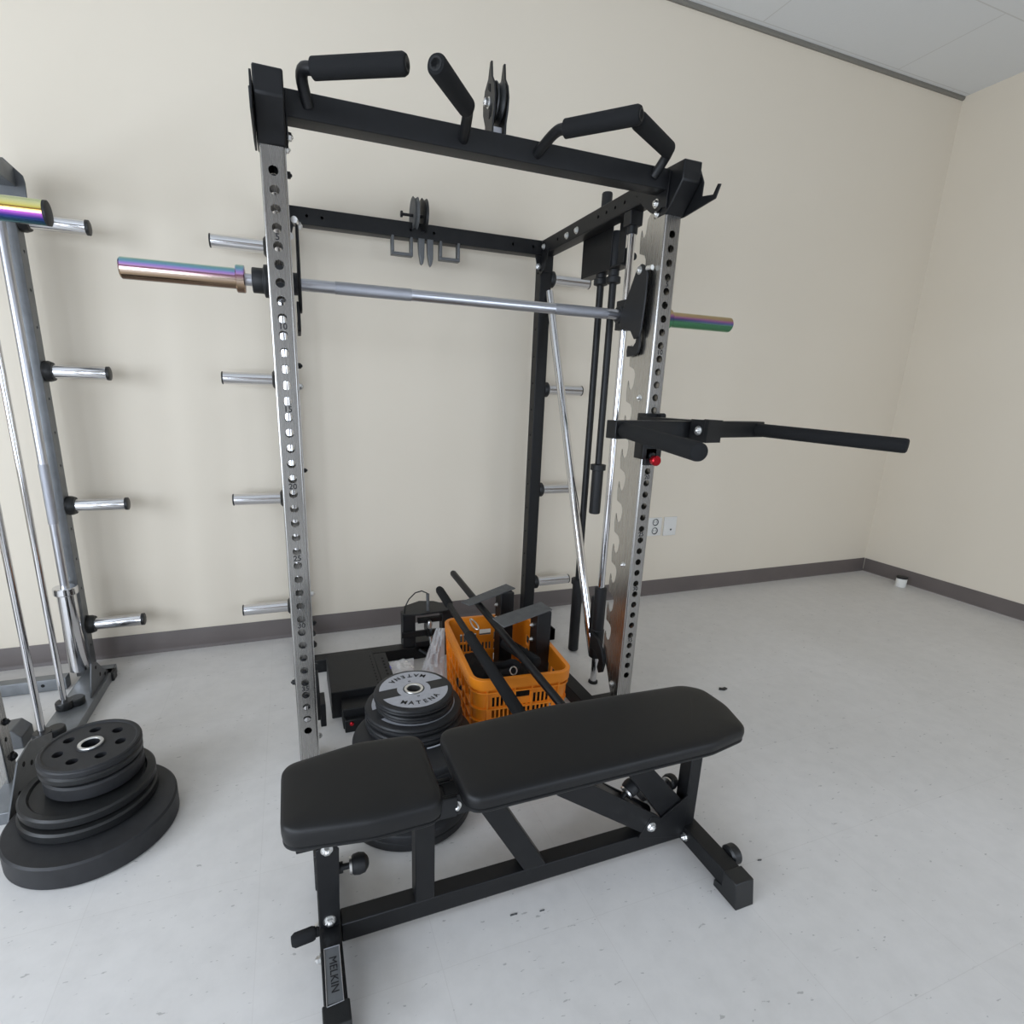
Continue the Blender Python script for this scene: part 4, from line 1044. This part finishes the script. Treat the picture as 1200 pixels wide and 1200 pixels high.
# ------------------------------------------------------------------ small things
so = thing('wall_socket', (2.46, WY, .53), 'white double power socket on the back wall just right of the rack', 'socket')
obj('cover_plate', G().box(2.40, 2.515, WY-.012, WY, .465, .60), WHITE, so, .003)
for z in (.567, .503):
    obj('outlet', G().lathe([(.024, WY-.0125), (.026, WY-.016), (.022, WY-.016), (.019, WY-.0125)], (2.457, 0, z), 'y', 28, closed=True).box(2.446, 2.449, WY-.0135, WY-.012, z-.004, z+.008).box(2.464, 2.467, WY-.0135, WY-.012, z-.004, z+.008), GREYDARK, so, 0)
s2 = thing('aerial_socket', (2.59, WY, .53), 'white single wall plate with a small black hole, right of the double socket', 'socket')
obj('cover_plate', G().box(2.54, 2.648, WY-.012, WY, .46, .60), WHITE, s2, .003)
obj('jack', G().lathe([(.007, WY-.0125), (.007, WY-.0135)], (2.60, 0, .505), 'y', 16), INK, s2, 0)
tp = thing('tape_roll', (4.66, .84, 0), 'small white roll with a dark top on the floor by the right wall', 'roll')
obj('roll', G().lathe([(.036, 0), (.038, .004), (.038, .066), (.036, .07)], (4.66, .86, 0), 'z', 32), PAPER, tp, 0)
obj('lid', G().lathe([(.039, .0705), (.04, .0725), (.04, .082), (.036, .085)], (4.66, .86, 0), 'z', 32), INK, tp, 0)
chip = G().prism([(1.985, .01), (2.01, -.004), (2.035, .004), (2.03, .018), (2.012, .015), (2.0, .024)], 'z', 0.0005, .006)
tag(obj('debris_chip', chip, INK), 'small black chip of debris on the floor right of the rack', 'debris')
for (x, y, r0, a) in ((.518, -.785, .007, .3), (1.344, -.867, .005, 1.2), (.60, -.80, .005, .2)):
    g = G().prism([(x+r0*math.cos(t_)*1.6, y+r0*math.sin(t_)*(.5+.3*math.cos(2*t_+a))) for t_ in [2*PI*k/9 for k in range(9)]], 'z', .0003, .0022)
    where = {.518: 'small grey crumb on the floor in front of the bench beam, middle of the photo', 1.344: 'small dark crumb on the floor to the right of the bench foot', .60: 'tiny grey crumb on the floor beside another crumb in front of the bench beam'}[x]
    tag(obj('floor_crumb', g, FLATGREY), where, 'debris')

# ------------------------------------------------------------------ light
def area(name, loc, rot, sx, sy, power, col):
    l = bpy.data.lights.new(name, 'AREA'); l.shape = 'RECTANGLE'; l.size = sx; l.size_y = sy; l.energy = power; l.color = col
    o = bpy.data.objects.new(name, l); COL.objects.link(o); o.location = loc; o.rotation_euler = rot; return o
DAY = (.785, .875, 1.0)
for i, (a, b, z0, z1) in enumerate(FRONTW):
    area('front_daylight_and_fill', ((a+b)/2, FY+.02, (z0+z1)/2), (PI/2, 0, 0), b-a-.1, z1-z0-.1, 60 if a < 0 else 27, DAY)  # weaker right-hand panel is an added fill for the dim right side
for i, (a, b, z0, z1) in enumerate(LEFTW):
    area('daylight_left', (LX+.02, (a+b)/2, (z0+z1)/2), (PI/2, 0, -PI/2), b-a-.1, z1-z0-.1, 48, DAY)
w = bpy.data.worlds.new('sky'); S.world = w; w.use_nodes = True
w.node_tree.nodes['Background'].inputs['Color'].default_value = (.75, .85, 1, 1); w.node_tree.nodes['Background'].inputs['Strength'].default_value = 1.0

# ------------------------------------------------------------------ camera
f, cx, cy, ya, pi_, ro, X, Y, Z = 627.6737408975853, 575.5649681633051, 624.2560131751803, 0.36075016848348956, -0.25240752747964057, 0.032091803673347505, 0.0005243101978713658, -1.8762399698049608, 1.4296174991796038
fw = Vector((math.sin(ya)*math.cos(pi_), math.cos(ya)*math.cos(pi_), math.sin(pi_))); rt = Vector((math.cos(ya), -math.sin(ya), 0)); up = rt.cross(fw)
r2 = rt*math.cos(ro)+up*math.sin(ro); u2 = -rt*math.sin(ro)+up*math.cos(ro)
cam = bpy.data.cameras.new('camera'); co = bpy.data.objects.new('camera', cam); COL.objects.link(co)
M = Matrix((r2, u2, -fw)).transposed().to_4x4(); M.translation = (X, Y, Z); co.matrix_world = M
cam.sensor_fit = 'HORIZONTAL'; cam.sensor_width = 36; cam.lens = f/1200*36
cam.shift_x = (600-cx)/1200; cam.shift_y = (cy-600)/1200; cam.clip_start = .02
S.camera = co
S.view_settings.view_transform = 'Standard'; S.view_settings.look = 'None'; S.view_settings.gamma = 1; S.view_settings.use_curve_mapping = False
S.view_settings.exposure = .3
S.cycles.use_denoising = True; S.cycles.max_bounces = 10; S.cycles.diffuse_bounces = 5
